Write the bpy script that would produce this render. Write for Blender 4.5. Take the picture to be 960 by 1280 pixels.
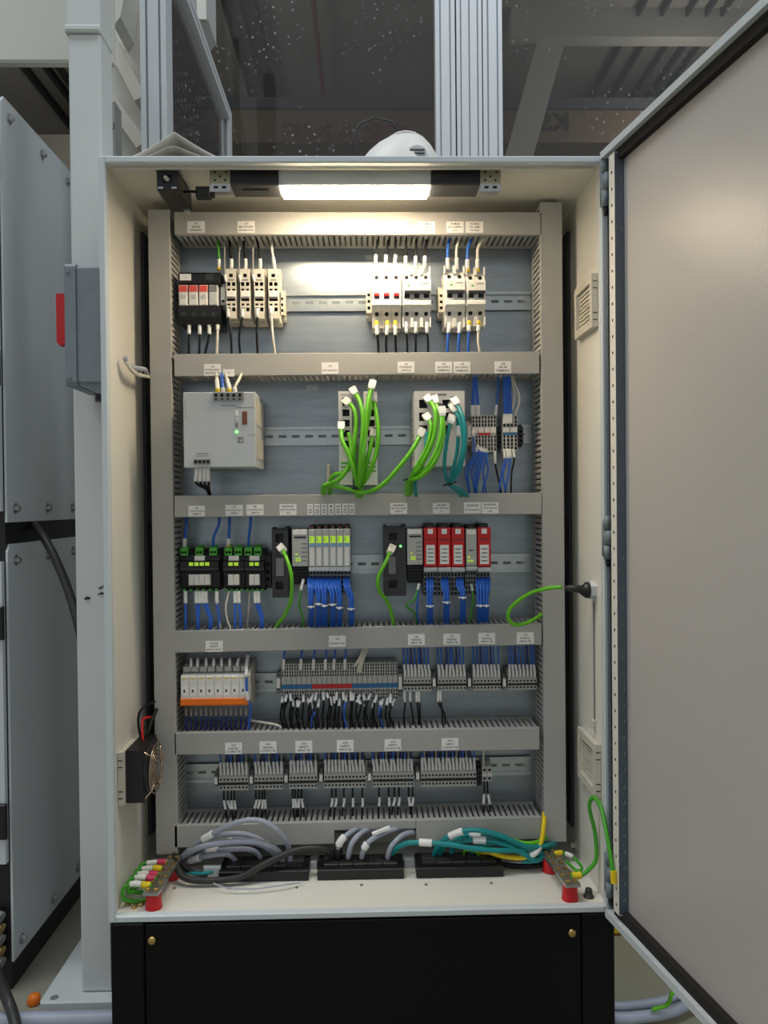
import bpy, math, random
from mathutils import Vector, Matrix
random.seed(7)
for o in list(bpy.data.objects): bpy.data.objects.remove(o)
scene = bpy.context.scene
col = scene.collection
# ------------------------------------------------------------------ camera
F = 961.0
CAM = Vector((.014, -1.2233, .659)); YAW, PIT, ROL = .0223, -.0112, .0098
_fw = Vector((math.sin(YAW)*math.cos(PIT), math.cos(YAW)*math.cos(PIT), math.sin(PIT)))
_r = Vector((math.cos(YAW), -math.sin(YAW), 0)); _d = -_r.cross(_fw)
RT = _r*math.cos(ROL) + _d*math.sin(ROL); DN = _d*math.cos(ROL) - _r*math.sin(ROL)
cd = bpy.data.cameras.new('camera'); cam = bpy.data.objects.new('camera', cd); col.objects.link(cam)
cd.sensor_fit = 'HORIZONTAL'; cd.sensor_width = 36; cd.lens = 36*F/960; cd.clip_start = .02
cam.matrix_world = Matrix(((RT.x, -DN.x, -_fw.x, CAM.x), (RT.y, -DN.y, -_fw.y, CAM.y), (RT.z, -DN.z, -_fw.z, CAM.z), (0, 0, 0, 1)))
scene.camera = cam
# ------------------------------------------------------------------ light
w = bpy.data.worlds.new('world'); scene.world = w; w.use_nodes = True
w.node_tree.nodes['Background'].inputs[0].default_value = (.93, .97, 1.0, 1)
w.node_tree.nodes['Background'].inputs[1].default_value = .33
def area(name, loc, rot, sx, sy, power, c):
    l = bpy.data.lights.new(name, 'AREA'); l.shape = 'RECTANGLE'; l.size = sx; l.size_y = sy; l.energy = power; l.color = c
    o = bpy.data.objects.new(name, l); col.objects.link(o); o.location = loc; o.rotation_euler = rot
    return o
area('hall_light', (-1.7, -.9, 4.8), (0, 0, 0), 2.4, .8, 60, (.86, .94, 1.0))
area('hall_light', (1.9, -.9, 4.8), (0, 0, 0), 2.4, .8, 40, (.86, .94, 1.0))
def roof_fill(loc, power):  # added unseen point light that brightens the hall roof behind the panes
    l = bpy.data.lights.new('roof_fill_light', 'POINT'); l.energy = power; l.shadow_soft_size = .25; l.color = (1, .97, .92)
    o = bpy.data.objects.new('roof_fill_light', l); col.objects.link(o); o.location = loc
roof_fill((3.0, 5.6, 4.2), 17); roof_fill((-2.5, 5.6, 4.2), 17)
LAMP_E = 50.0
vs = scene.view_settings
vs.view_transform = 'Standard'; vs.look = 'None'; vs.gamma = 1; vs.exposure = 0.42; vs.use_curve_mapping = False
# ------------------------------------------------------------------ helpers
def Q(px, py, Y):
    """photo pixel -> world point on the plane at depth Y"""
    d = _fw*F + RT*(px-480) + DN*(py-640)
    return CAM + d*((Y-CAM.y)/d.y)
def FR(x0, y0, x1, y1, Y):
    xm, ym = (x0+x1)/2, (y0+y1)/2
    return Q(x0, ym, Y).x, Q(x1, ym, Y).x, Q(xm, y1, Y).z, Q(xm, y0, Y).z
def lin(c):
    return tuple(((v/255)/12.92 if v/255 <= .04045 else ((v/255+.055)/1.055)**2.4) for v in c)
MATS = {}
def mat(name, rgb, rough=.5, metal=0, var=.06, scale=40, bump=0, emit=0, alpha=1, spec=.5, stretch=None):
    if name in MATS: return MATS[name]
    m = bpy.data.materials.new(name); m.use_nodes = True; MATS[name] = m
    nt = m.node_tree; b = nt.nodes['Principled BSDF']; c = lin(rgb)
    b.inputs['Roughness'].default_value = rough; b.inputs['Metallic'].default_value = metal
    b.inputs['Specular IOR Level'].default_value = spec
    tc = nt.nodes.new('ShaderNodeTexCoord'); n = nt.nodes.new('ShaderNodeTexNoise'); n.inputs['Scale'].default_value = scale; n.inputs['Detail'].default_value = 4
    if stretch:
        mp = nt.nodes.new('ShaderNodeMapping'); mp.inputs['Scale'].default_value = stretch
        nt.links.new(tc.outputs['Object'], mp.inputs[0]); nt.links.new(mp.outputs[0], n.inputs['Vector'])
    else: nt.links.new(tc.outputs['Object'], n.inputs['Vector'])
    r = nt.nodes.new('ShaderNodeValToRGB'); r.color_ramp.elements[0].position = .3; r.color_ramp.elements[1].position = .7
    r.color_ramp.elements[0].color = tuple(v*(1-var) for v in c)+(1,); r.color_ramp.elements[1].color = tuple(min(1, v*(1+var)) for v in c)+(1,)
    nt.links.new(n.outputs['Fac'], r.inputs[0]); nt.links.new(r.outputs[0], b.inputs['Base Color'])
    if bump:
        bp = nt.nodes.new('ShaderNodeBump'); bp.inputs['Strength'].default_value = bump; bp.inputs['Distance'].default_value = .001
        nt.links.new(n.outputs['Fac'], bp.inputs['Height']); nt.links.new(bp.outputs[0], b.inputs['Normal'])
    if emit:
        b.inputs['Emission Color'].default_value = c+(1,); b.inputs['Emission Strength'].default_value = emit
    if alpha < 1: b.inputs['Alpha'].default_value = alpha
    return m
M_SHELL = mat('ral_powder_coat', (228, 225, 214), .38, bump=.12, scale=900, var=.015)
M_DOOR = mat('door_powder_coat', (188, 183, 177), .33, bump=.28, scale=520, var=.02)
M_RIM = mat('rim_powder_coat', (205, 212, 214), .4, bump=.08, scale=900, var=.015)
M_GASK = mat('foam_gasket', (30, 25, 22), .85, bump=.3, scale=300)
M_PLATE = mat('galvanised_sheet', (160, 170, 176), .34, .85, var=.10, scale=14, stretch=(1, 1, 6))
M_RAIL = mat('zinc_rail', (190, 198, 198), .28, .9, var=.05, scale=60)
M_DUCT = mat('duct_pvc', (174, 173, 168), .5, var=.02, scale=20)
M_WHITE = mat('white_plastic', (232, 230, 224), .45, var=.02)
M_IVORY = mat('ivory_plastic', (205, 200, 186), .5, var=.03)
M_PAPER = mat('label_paper', (242, 241, 238), .7, var=.01)
M_INK = mat('label_ink', (45, 42, 42), .8)
M_BLACK = mat('black_plastic', (22, 22, 24), .45)
M_DARK = mat('charcoal_plastic', (52, 54, 57), .5)
M_PLINTH = mat('plinth_coat', (7, 7, 7), .6, spec=.2, bump=.1, scale=500)
M_TGREY = mat('terminal_grey', (186, 187, 182), .5, var=.03)
M_MGREY = mat('mid_grey_plastic', (128, 130, 130), .5, var=.03)
M_LGREY = mat('light_grey_plastic', (196, 200, 200), .5, var=.02)
M_HOLE = mat('terminal_recess', (26, 25, 24), .8)
M_RED = mat('red_plastic', (205, 28, 34), .4)
M_REDF = mat('faded_red', (226, 84, 78), .5)
M_ORANGE = mat('orange_bridge', (240, 122, 20), .45)
M_BLUEP = mat('blue_plastic', (40, 110, 165), .5)
M_YEL = mat('yellow_plastic', (236, 205, 20), .5)
M_PINK = mat('pink_insulation', (214, 60, 100), .5)
M_GRN = mat('green_plastic', (80, 175, 60), .5)
M_LED = mat('green_led', (120, 255, 120), .4, emit=1.6)
M_YG = mat('yellow_green_led', (175, 215, 60), .4, emit=.35)
M_WBLK = mat('black_wire', (14, 14, 15), .5, spec=.3)
M_WBLU = mat('blue_wire', (44, 104, 205), .42)
M_WNAVY = mat('navy_wire', (26, 44, 128), .45)
M_WWHT = mat('white_wire', (222, 216, 202), .5)
M_WGRY = mat('grey_wire', (150, 148, 144), .5)
M_SLV = mat('marker_sleeve', (234, 234, 230), .5, var=.08, scale=500)
M_CGRN = mat('green_cable', (104, 190, 28), .38)
M_CTEAL = mat('teal_cable', (18, 140, 142), .4)
M_CGRY = mat('grey_cable', (164, 170, 184), .45)
M_CBLK = mat('black_cable', (46, 45, 43), .45)
M_EARTH = mat('earth_wire_green', (70, 165, 40), .4)
M_STEEL = mat('steel', (180, 182, 182), .3, .9)
M_BRASS = mat('brass', (190, 160, 100), .3, .9)
M_COPPER = mat('chromed_guard', (196, 170, 148), .25, .9)
M_ALU = mat('anodised_aluminium', (214, 218, 222), .42, .25, var=.02)
M_PAINT = mat('white_paint', (206, 210, 208), .45, var=.03, scale=6)
M_CREAM = mat('cream_paint', (206, 206, 196), .45, var=.03, scale=6)
M_MACH = mat('machine_panel', (205, 211, 215), .34, 0, var=.05, scale=3)
M_BOXG = mat('switch_box_grey', (122, 132, 138), .5)
M_FLOOR = mat('concrete_floor', (150, 148, 134), .45, var=.14, scale=5, bump=.1)
M_CEIL = mat('hall_roof', (128, 124, 116), .7, var=.08, scale=3)
M_RIB = mat('roof_rib', (24, 24, 24), .7)
M_GIRD = mat('reflected_girder_brown', (92, 74, 54), .6)  # dim brown of the girder's reflection in the panes
M_WALLD = mat('hall_wall_paint', (110, 106, 98), .7, var=.1, scale=2)
M_OLIVE = mat('passivated_zinc', (168, 166, 140), .35, .6)
M_SLATE = mat('slate_dark_face', (92, 102, 114), .45, .3)  # darker tone set on the rail side and the hinge-side edge
M_PROC = mat('brown_slot', (120, 70, 45), .6)

class MB:
    def __init__(s): s.v = []; s.f = []; s.m = []; s.ml = []
    def mi(s, m):
        if m not in s.ml: s.ml.append(m)
        return s.ml.index(m)
    def face(s, pts, m):
        i = len(s.v); s.v += [tuple(p) for p in pts]; s.f.append(tuple(range(i, i+len(pts)))); s.m.append(s.mi(m))
    def box(s, x0, x1, y0, y1, z0, z1, m):
        i = len(s.v); k = s.mi(m)
        s.v += [(x0, y0, z0), (x1, y0, z0), (x1, y1, z0), (x0, y1, z0), (x0, y0, z1), (x1, y0, z1), (x1, y1, z1), (x0, y1, z1)]
        for q in ((0, 3, 2, 1), (4, 5, 6, 7), (0, 1, 5, 4), (1, 2, 6, 5), (2, 3, 7, 6), (3, 0, 4, 7)):
            s.f.append(tuple(i+a for a in q)); s.m.append(k)
        return s
    def cbox(s, x0, x1, y0, y1, z0, z1, m, c=.001):
        """box whose front (-Y) edges are chamfered"""
        i = len(s.v); k = s.mi(m); ym = y0+c
        for (a, b, y, e, g) in ((x0, x1, y0, c, c), (x0, x1, ym, 0, 0), (x0, x1, y1, 0, 0)):
            s.v += [(a+e, y, z0+g), (b-e, y, z0+g), (b-e, y, z1-g), (a+e, y, z1-g)]
        fs = [(0, 1, 2, 3), (11, 10, 9, 8)]
        for b in (0, 4):
            for j in range(4): fs.append((b+(j+1) % 4, b+j, b+4+j, b+4+(j+1) % 4))
        for q in fs: s.f.append(tuple(i+a for a in q)); s.m.append(k)
        return s
    def prof(s, poly, x0, x1, m, ax='x'):
        """closed polygon (a,b) extruded along an axis: x -> (y,z), y -> (x,z), z -> (x,y)"""
        def P(a, b, t): return (t, a, b) if ax == 'x' else (a, t, b) if ax == 'y' else (a, b, t)
        n = len(poly); s.face([P(a, b, x0) for a, b in poly], m); s.face([P(a, b, x1) for a, b in reversed(poly)], m)
        for j in range(n):
            a, b = poly[j]; c, d = poly[(j+1) % n]
            s.face([P(a, b, x0), P(a, b, x1), P(c, d, x1), P(c, d, x0)], m)
        return s
    def holed(s, u0, u1, v0, v1, holes, M, m, hm=None):
        """rectangular face with recesses; M(u,v,n)->point, n = depth into the face; holes (u0,u1,v0,v1,depth or None=through(thickness t))"""
        us = sorted({u0, u1} | {h[0] for h in holes} | {h[1] for h in holes}); vs_ = sorted({v0, v1} | {h[2] for h in holes} | {h[3] for h in holes})
        def dep(i, j):
            if i < 0 or j < 0 or i >= len(us)-1 or j >= len(vs_)-1: return 0
            a, b = (us[i]+us[i+1])/2, (vs_[j]+vs_[j+1])/2
            for h in holes:
                if h[0] < a < h[1] and h[2] < b < h[3]: return h[4]
            return 0
        for i in range(len(us)-1):
            for j in range(len(vs_)-1):
                d = dep(i, j); t = abs(d); mm = (hm or m) if d else m
                if d >= 0: s.face([M(us[i], vs_[j], t), M(us[i+1], vs_[j], t), M(us[i+1], vs_[j+1], t), M(us[i], vs_[j+1], t)], mm)
                for (di, dj, a, b) in ((-1, 0, (us[i], vs_[j]), (us[i], vs_[j+1])), (1, 0, (us[i+1], vs_[j]), (us[i+1], vs_[j+1])), (0, -1, (us[i], vs_[j]), (us[i+1], vs_[j])), (0, 1, (us[i], vs_[j+1]), (us[i+1], vs_[j+1]))):
                    e = abs(dep(i+di, j+dj))
                    if t > e: s.face([M(*a, t), M(*b, t), M(*b, e), M(*a, e)], mm)
        return s
    def hbox(s, x0, x1, y0, y1, z0, z1, m, holes, hm=None):
        """box whose front face carries recessed holes (x0,x1,z0,z1,depth)"""
        s.holed(x0, x1, z0, z1, holes, lambda u, v, n: (u, y0+n, v), m, hm)
        s.face([(x0, y1, z0), (x0, y1, z1), (x1, y1, z1), (x1, y1, z0)], m)
        s.face([(x0, y0, z0), (x0, y0, z1), (x0, y1, z1), (x0, y1, z0)], m); s.face([(x1, y0, z0), (x1, y1, z0), (x1, y1, z1), (x1, y0, z1)], m)
        s.face([(x0, y0, z1), (x1, y0, z1), (x1, y1, z1), (x0, y1, z1)], m); s.face([(x0, y0, z0), (x0, y1, z0), (x1, y1, z0), (x1, y0, z0)], m)
        return s
    def tube(s, pts, r, m, n=8, cap=True):
        pts = [Vector(p) for p in pts]; k = s.mi(m); base = len(s.v); N = len(pts)
        t = (pts[1]-pts[0]).normalized(); up = Vector((0, 1, 0)) if abs(t.y) < .9 else Vector((1, 0, 0)); a = t.cross(up).normalized()
        for i, p in enumerate(pts):
            t = (pts[min(i+1, N-1)]-pts[max(i-1, 0)])
            if t.length < 1e-9: t = Vector((0, 0, 1))
            t.normalize(); a = (a-t*a.dot(t)); a = a.normalized() if a.length > 1e-6 else t.orthogonal().normalized(); b = t.cross(a)
            rr = r[i] if isinstance(r, (list, tuple)) else r
            for j in range(n):
                g = 2*math.pi*j/n; s.v.append(tuple(p+(a*math.cos(g)+b*math.sin(g))*rr))
        for i in range(N-1):
            for j in range(n):
                s.f.append((base+i*n+j, base+i*n+(j+1) % n, base+(i+1)*n+(j+1) % n, base+(i+1)*n+j)); s.m.append(k)
        if cap:
            s.f.append(tuple(base+j for j in reversed(range(n)))); s.m.append(k); s.f.append(tuple(base+(N-1)*n+j for j in range(n))); s.m.append(k)
        return s
    def cyl(s, p0, p1, r, m, n=12, r1=None):
        return s.tube([p0, p1], [r, r if r1 is None else r1], m, n)
    def dome(s, c, r, h, m, n=16, k=6):
        c = Vector(c); pts = [c+Vector((0, 0, h*math.sin(i/k*math.pi/2))) for i in range(k+1)]
        return s.tube(pts, [max(r*math.cos(i/k*math.pi/2), .0002) for i in range(k+1)], m, n)
    def add(s, vs_, fs, m):
        i = len(s.v); k = s.mi(m); s.v += [tuple(p) for p in vs_]
        for q in fs: s.f.append(tuple(i+a for a in q)); s.m.append(k)
    def mesh(s, name, off=Vector((0, 0, 0)), smooth=False):
        me = bpy.data.meshes.new(name); ox, oy, oz = off
        me.from_pydata([(a-ox, b-oy, c-oz) for a, b, c in s.v], [], s.f)
        for m in s.ml: me.materials.append(m)
        me.polygons.foreach_set('material_index', s.m)
        if smooth: me.polygons.foreach_set('use_smooth', [True]*len(s.f))
        me.update(); return me
    def build(s, name, parent=None, smooth=False):
        if parent is None:
            xs = [p[0] for p in s.v]; ys = [p[1] for p in s.v]; zs = [p[2] for p in s.v]
            off = Vector(((min(xs)+max(xs))/2, (min(ys)+max(ys))/2, min(zs)))
        else: off = WL(parent)
        o = bpy.data.objects.new(name, s.mesh(name, off, smooth)); col.objects.link(o)
        if parent is None: o.location = off
        else: o.parent = parent
        return o
def WL(o):
    v = Vector((0, 0, 0))
    while o is not None: v = v+o.location; o = o.parent
    return v
def tag(o, label=None, cat=None, group=None, kind=None):
    if label: o['label'] = label
    if cat: o['category'] = cat
    if group: o['group'] = group
    if kind: o['kind'] = kind
    return o
def thing(name, loc, label, cat, group=None):
    o = bpy.data.objects.new(name, None); col.objects.link(o); o.location = loc; o.empty_display_size = .02
    return tag(o, label, cat, group)
def place(mesh, name, parent, loc):
    o = bpy.data.objects.new(name, mesh); col.objects.link(o); o.parent = parent; o.location = Vector(loc)-WL(parent); return o
def smooth_path(pts, k=6):
    pts = [Vector(p) for p in pts]
    if len(pts) == 2: return [pts[0].lerp(pts[1], i/3) for i in range(4)]
    out = []
    for i in range(len(pts)-1):
        p0 = pts[max(i-1, 0)]; p1 = pts[i]; p2 = pts[i+1]; p3 = pts[min(i+2, len(pts)-1)]
        for j in range(k):
            t = j/k
            out.append(.5*((2*p1)+(p2-p0)*t+(2*p0-5*p1+4*p2-p3)*t*t+(3*p1-p0-3*p2+p3)*t**3))
    out.append(pts[-1]); return out
def cut(path, a, b):
    """piece of a polyline between arc lengths a and b"""
    out = []; L = 0
    for p, q in zip(path, path[1:]):
        l = (q-p).length
        if l < 1e-9: continue
        if L+l > a and L < b:
            t0 = max(0, (a-L)/l); t1 = min(1, (b-L)/l)
            if not out: out.append(p.lerp(q, t0))
            out.append(p.lerp(q, t1))
        L += l
    return out if len(out) > 1 else [path[0], path[1]]
def wire(pts, r, m, label, group, sleeve=None, ferrule=None, name='wire', cat='wire', px=True, n=7, slm=None, k=5, fm=None):
    """pts: (px,py,Y) triples; sleeve / ferrule: spans in metres from the first point"""
    P = smooth_path([Q(*p) for p in pts] if px else pts, k)
    o = MB().tube(P, r, m, n).build(name, None, True); tag(o, label, cat, group)
    sl = sleeve if isinstance(sleeve, list) else [sleeve] if sleeve else []
    for a, b in sl: MB().tube(cut(P, a, b), r*1.5, slm or M_SLV, n).build('marker_sleeve', o, True)
    if ferrule: MB().tube(cut(P, *ferrule), r*1.7, fm or M_YEL, n).build('ferrule', o, True)
    return o
_txt = {}
def text_geo(body):
    if body not in _txt:
        c = bpy.data.curves.new('lettering', 'FONT'); c.body = body; c.align_x = 'CENTER'; c.align_y = 'CENTER'; c.resolution_u = 2; c.size = 1; c.offset = .03 if body in ('KSC', 'CRANE') else .012
        o = bpy.data.objects.new('lettering', c); col.objects.link(o)
        dg = bpy.context.evaluated_depsgraph_get(); me = bpy.data.meshes.new_from_object(o.evaluated_get(dg))
        _txt[body] = ([tuple(v.co) for v in me.vertices], [tuple(p.vertices) for p in me.polygons])
        bpy.data.objects.remove(o); bpy.data.curves.remove(c); bpy.data.meshes.remove(me)
    return _txt[body]
def lettering(mb, body, x0, x1, z0, z1, Y, m, flip=False, turn=False):
    v, f = text_geo(body)
    if not v: return
    if turn: v = [(-b, a, c) for a, b, c in v]
    xs = [p[0] for p in v]; ys = [p[1] for p in v]
    s_ = min((x1-x0)/(max(xs)-min(xs)), (z1-z0)/(max(ys)-min(ys))); cx = (min(xs)+max(xs))/2; cy = (min(ys)+max(ys))/2
    sg = -1 if flip else 1
    mb.add([((x0+x1)/2+sg*(p[0]-cx)*s_, Y, (z0+z1)/2+(p[1]-cy)*s_) for p in v], f, m)
def sticker(parent, x0, y0, x1, y1, Y, lines, turn=False, name='label'):
    a, b, c, d = FR(x0, y0, x1, y1, Y)
    o = MB().box(a, b, Y-.0006, Y, c, d, M_PAPER).build(name, parent)
    if lines:
        mb = MB(); n = len(lines); h = (d-c)
        for i, t in enumerate(lines):
            if turn: lettering(mb, t, a+.2*(b-a), b-.2*(b-a), c+.12*h, d-.12*h, Y-.0008, M_INK, turn=True)
            else:
                zc = d-h*(i+.75)/(n+.5); lettering(mb, t, a+.07*(b-a), b-.07*(b-a), zc-h*.085, zc+h*.085, Y-.0008, M_INK)
        mb.build('lettering', o)
    return o
PL, YD = .229, .15          # mounting plate and duct face depths
W2, H = .4, 1.206
FLOOR = -.2
# ------------------------------------------------------------------ setting
def struct(mb, name): return tag(mb.build(name), kind='structure')
struct(MB().box(-9, 9, -6, 12, FLOOR-.05, FLOOR, M_FLOOR), 'floor')
struct(MB().box(-9, 9, 1.8, 12, 5.2, 5.3, M_CEIL), 'ceiling')
struct(MB().box(-9, 9, 11.9, 12.05, FLOOR, 5.2, M_WALLD), 'wall_back')
# ------------------------------------------------------------------ cabinet
cab = thing('electrical_cabinet', (0, .13, 0), 'tall light grey electrical cabinet with its door swung wide open, on black plinth', 'cabinet')
DEP = .262; t_ = .004
mb = MB()
mb.box(-W2, -W2+t_, .004, DEP, 0, H, M_SHELL); mb.box(W2-t_, W2, .004, DEP, 0, H, M_SHELL)
mb.box(-W2+t_, W2-t_, .004, DEP, H-t_, H, M_SHELL); mb.box(-W2+t_, W2-t_, DEP-t_, DEP, t_, H-t_, M_SHELL)
mb.build('shell', cab)
mb = MB().holed(-W2+t_, W2-t_, .004, DEP-t_, [], lambda u, v, n: (u, v, t_-n), M_SHELL)
mb.box(-W2+t_, W2-t_, .004, DEP, -.0002, .0, M_SHELL); mb.build('bottom_panel', cab)
mb = MB(); e = .009
for (a, b, c, d) in ((-W2-.002, -W2+e, -.002, H+.002), (W2-e, W2+.002, -.002, H+.002)): mb.cbox(a, b, -.004, .008, c, d, M_RIM, .002)
for (c, d) in ((-.002, e), (H-e, H+.002)): mb.cbox(-W2+e, W2-e, -.004, .008, c, d, M_RIM, .002)
mb.box(-W2+.016, W2-.016, .014, .0155, H-.012, H-t_, M_SHELL); mb.build('rim', cab)
# mounting plate with folded edges
px0, px1 = -.372, .372; pz0, pz1 = .035, 1.185
pl = MB().box(px0, px1, PL, PL+.002, pz0, pz1, M_PLATE); pl.box(px0, px0+.002, PL, PL+.018, pz0, pz1, M_PLATE); pl.box(px1-.002, px1, PL, PL+.018, pz0, pz1, M_PLATE)
pl = pl.build('mounting_plate', cab)
for (x, y, x1, y1) in ((457, 319, 467, 325), (494, 320, 503.5, 325), (526, 321, 538.5, 327), (562, 321, 570, 326.5), (587, 321, 594.5, 327), (383, 481.5, 397, 488)):
    a, b, c, d = FR(x, y, x1, y1, PL); MB().box(a, b, PL-.0006, PL, c, d, M_LGREY).build('plate_tag', pl)
for z in (1.14, .65, .075):
    for s in (-1, 1):
        MB().box(s*.386-.012, s*.386+.012, PL+.004, DEP-t_, z-.02, z+.02, M_STEEL).build('plate_bracket', cab)
# side struts just behind the plate edges
for s in (-1, 1):
    mb = MB().box(s*.393-.003, s*.393+.003, .2, .25, .05, 1.16, M_DARK); mb.build('side_strut', cab)
# door
A = math.radians(10.0); DU = Vector((math.sin(A), -math.cos(A), 0)); DNN = Vector((-math.cos(A), -math.sin(A), 0)); DO = Vector((W2+.001, -.004, 0))
def dmap(mb):
    mb.v = [tuple(DO+DU*p[0]+DNN*p[1]+Vector((0, 0, p[2]))) for p in mb.v]; return mb
DW = .79
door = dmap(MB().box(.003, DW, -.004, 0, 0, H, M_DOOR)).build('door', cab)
g = .018
mb = MB()
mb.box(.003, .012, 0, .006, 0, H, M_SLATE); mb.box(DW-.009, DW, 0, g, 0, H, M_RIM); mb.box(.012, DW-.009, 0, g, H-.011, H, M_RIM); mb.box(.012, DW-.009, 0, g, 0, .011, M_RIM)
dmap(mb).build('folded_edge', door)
mb = MB()
for (a, b, c, d) in ((.012, .026, .011, H-.011), (DW-.023, DW-.009, .011, H-.011), (.026, DW-.023, H-.027, H-.011), (.026, DW-.023, .011, .027)): mb.box(a, b, 0, .010 if a > .02 else .005, c, d, M_GASK)
dmap(mb).build('gasket', door)
for (ua, ub) in ((.036, .054), (DW-.054, DW-.036)):
    mb = MB(); z0, z1 = .024, H-.018; hs = [z0+.012+.025*i for i in range(47)]; hs = [z for z in hs if z < z1-.01]
    um = (ua+ub)/2
    mb.holed(ua, ub, z0, z1, [(um-.0018, um+.0018, z-.0022, z+.0022, .008) for z in hs], lambda u, v, n: (u, .016-n, v), M_SHELL, M_DARK)
    mb.holed(0, .016, z0, z1, [(.005, .009, z+.009, z+.013, .006) for z in hs[:-1]], lambda u, v, n: (ub-n, u, v), M_SLATE, M_LGREY)  # pale hole floors stand in for light passing through the holes
    mb.box(ua, ua+.001, 0, .016, z0, z1, M_RIM); mb.box(ua, ub, 0, .016, z0-.001, z0, M_SHELL); mb.box(ua, ub, 0, .016, z1, z1+.001, M_SHELL)
    dmap(mb).build('perforated_rail', door)
# hinges
for (y0, y1) in ((199, 272), (645, 708), (1060, 1128)):
    zt, zb = Q(761, y0, -.01).z, Q(761, y1, -.01).z; h = zt-zb; xh = W2-.007
    mb = MB().cyl((xh, -.018, zb+.15*h), (xh, -.018, zb+.42*h), .0058, M_BOXG, 10); mb.cyl((xh+.003, -.019, zb+.44*h), (xh+.003, -.019, zb+.72*h), .0062, M_BOXG, 10)
    mb.cyl((xh, -.018, zb+.74*h), (xh, -.018, zt), .0058, M_BOXG, 10); mb.cyl((xh+.001, -.018, zb), (xh+.001, -.018, zb+.15*h), .0025, M_BLACK, 8, .004)
    mb.box(xh-.004, xh, -.018, -.004, zb+.2*h, zt-.1*h, M_BOXG); mb.build('hinge', cab, True)
# plinth
pth = thing('cabinet_plinth', (0, .13, FLOOR), 'matt black steel plinth under the open electrical cabinet', 'plinth')
x0 = Q(139, 1200, -.004).x; x1 = Q(768, 1200, -.004).x; xa = Q(181, 1200, -.004).x; xb = Q(727, 1200, -.004).x
MB().cbox(xa+.001, xb-.001, -.004, .0, FLOOR+.002, -.005, M_PLINTH).build('front_panel', pth)
for (a, b) in ((x0, xa-.001), (xb+.001, x1)): MB().cbox(a, b, -.006, .25, FLOOR, -.0025, M_PLINTH, .002).build('corner_piece', pth)
MB().box(xa, xb, .002, .25, FLOOR, -.006, M_PLINTH).build('core', pth)
for (x, y) in ((190, 1175.5), (715, 1166)):
    p = Q(x, y, -.004); MB().tube([(p.x, -.004, p.z), (p.x, -.0065, p.z), (p.x, -.0085, p.z)], [.0068, .0066, .0035], M_BRASS, 16).build('panel_screw', pth, True)
# ------------------------------------------------------------------ cable ducts
def duct(name_label, axis, a0, a1, b0, b1, shear=0, notch=None, extra=None, grp=None):
    """finger duct: a = run, b = width, built as channel + cover"""
    am = (a0+a1)/2
    def mp(mb):
        if axis == 'h': mb.v = [(p[0], p[1], p[2]+shear*(p[0]-am)) for p in mb.v]
        else: mb.v = [(p[2]+shear*(p[0]-am), p[1], p[0]) for p in mb.v]
        return mb
    bm = (b0+b1)/2
    t = thing('cable_duct', (am, PL, bm) if axis == 'h' else (bm, PL, a0), name_label, 'cable duct', grp or 'slotted cable ducts on the mounting plate')
    mb = MB(); mb.box(a0, a1, PL-.002, PL-.0002, b0+.0015, b1-.0015, M_DUCT)
    n = int((a1-a0)/.010); p = (a1-a0)/n
    for (c, d) in ((b0+.0006, b0+.0022), (b1-.0022, b1-.0006)):
        mb.box(a0, a1, PL-.016, PL-.002, c, d, M_DUCT)
        for i in range(n):
            u = a0+(i+.18)*p
            if notch and c < bm and notch[0] < u < notch[1]: continue
            mb.box(u, u+.64*p, YD+.002, PL-.016, c, d, M_DUCT)
    mp(mb).build('channel', t)
    segs = [(a0, a1, b0, b1)] if not notch else [(a0, notch[0], b0, b1), (notch[0], notch[1], b0+notch[2], b1), (notch[1]+.0006, a1, b0, b1)]
    cov = None
    for (u, v, c, d) in segs:
        mb = MB(); mb.cbox(u, v, YD, YD+.0018, c, d, M_DUCT, .0008)
        if c == b0: mb.box(u, v, YD+.0018, YD+.009, c, c+.0006, M_DUCT)
        mb.box(u, v, YD+.0018, YD+.009, d-.0006, d, M_DUCT)
        o = mp(mb).build('cover', t); cov = cov or o
    t['_'] = 0; del t['_']
    return t, cov
vL = duct('vertical grey cable duct along the left side of the mounting plate', 'v', Q(210, 1068, YD).z, Q(197, 261.7, YD).z, Q(190, 664, YD).x, Q(217, 664, YD).x)
vR = duct('vertical grey cable duct along the right side of the mounting plate', 'v', Q(695, 1052.5, YD).z, Q(688, 252.5, YD).z, Q(678, 652, YD).x, Q(705.3, 652, YD).x)
ROWS = [  # (yL0,yL1,yR0,yR1) of the duct face, at x ~215 and ~675
    (265, 293, 265, 293.7), (442.6, 470, 439.2, 467), (619.5, 646.8, 616, 642.6), (789, 816.2, 779.2, 806), (916, 944, 910, 936.8), (1032, 1060, 1021.5, 1048.5)]
names = ['topmost horizontal grey cable duct under the cabinet lamp', 'horizontal grey cable duct just below the circuit breakers', 'horizontal grey cable duct just below the power supply',
         'horizontal grey cable duct just below the red safety modules', 'horizontal grey cable duct just below the orange relay bridge', 'lowest horizontal grey cable duct above the cable entry frames']
HD = []
for i, (a, b, c, d) in enumerate(ROWS):
    y = (a+b+c+d)/4
    xl = Q(217, y, YD).x+.0012; xr = Q(678, y, YD).x-.0012
    zl0, zl1 = Q(217, b, YD).z, Q(217, a, YD).z; zr0, zr1 = Q(675, d, YD).z, Q(675, c, YD).z
    nt = None
    if i == 5: nt = (Q(418, 1045, YD).x, Q(520, 1045, YD).x, .6*(zl1-zl0))
    if i in (1, 4): xr -= .004
    HD.append(duct(names[i], 'h', xl, xr, (zl0+zr0)/2, (zl1+zr1)/2, ((zr0+zr1)-(zl0+zl1))/2/(xr-xl), nt))
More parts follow.
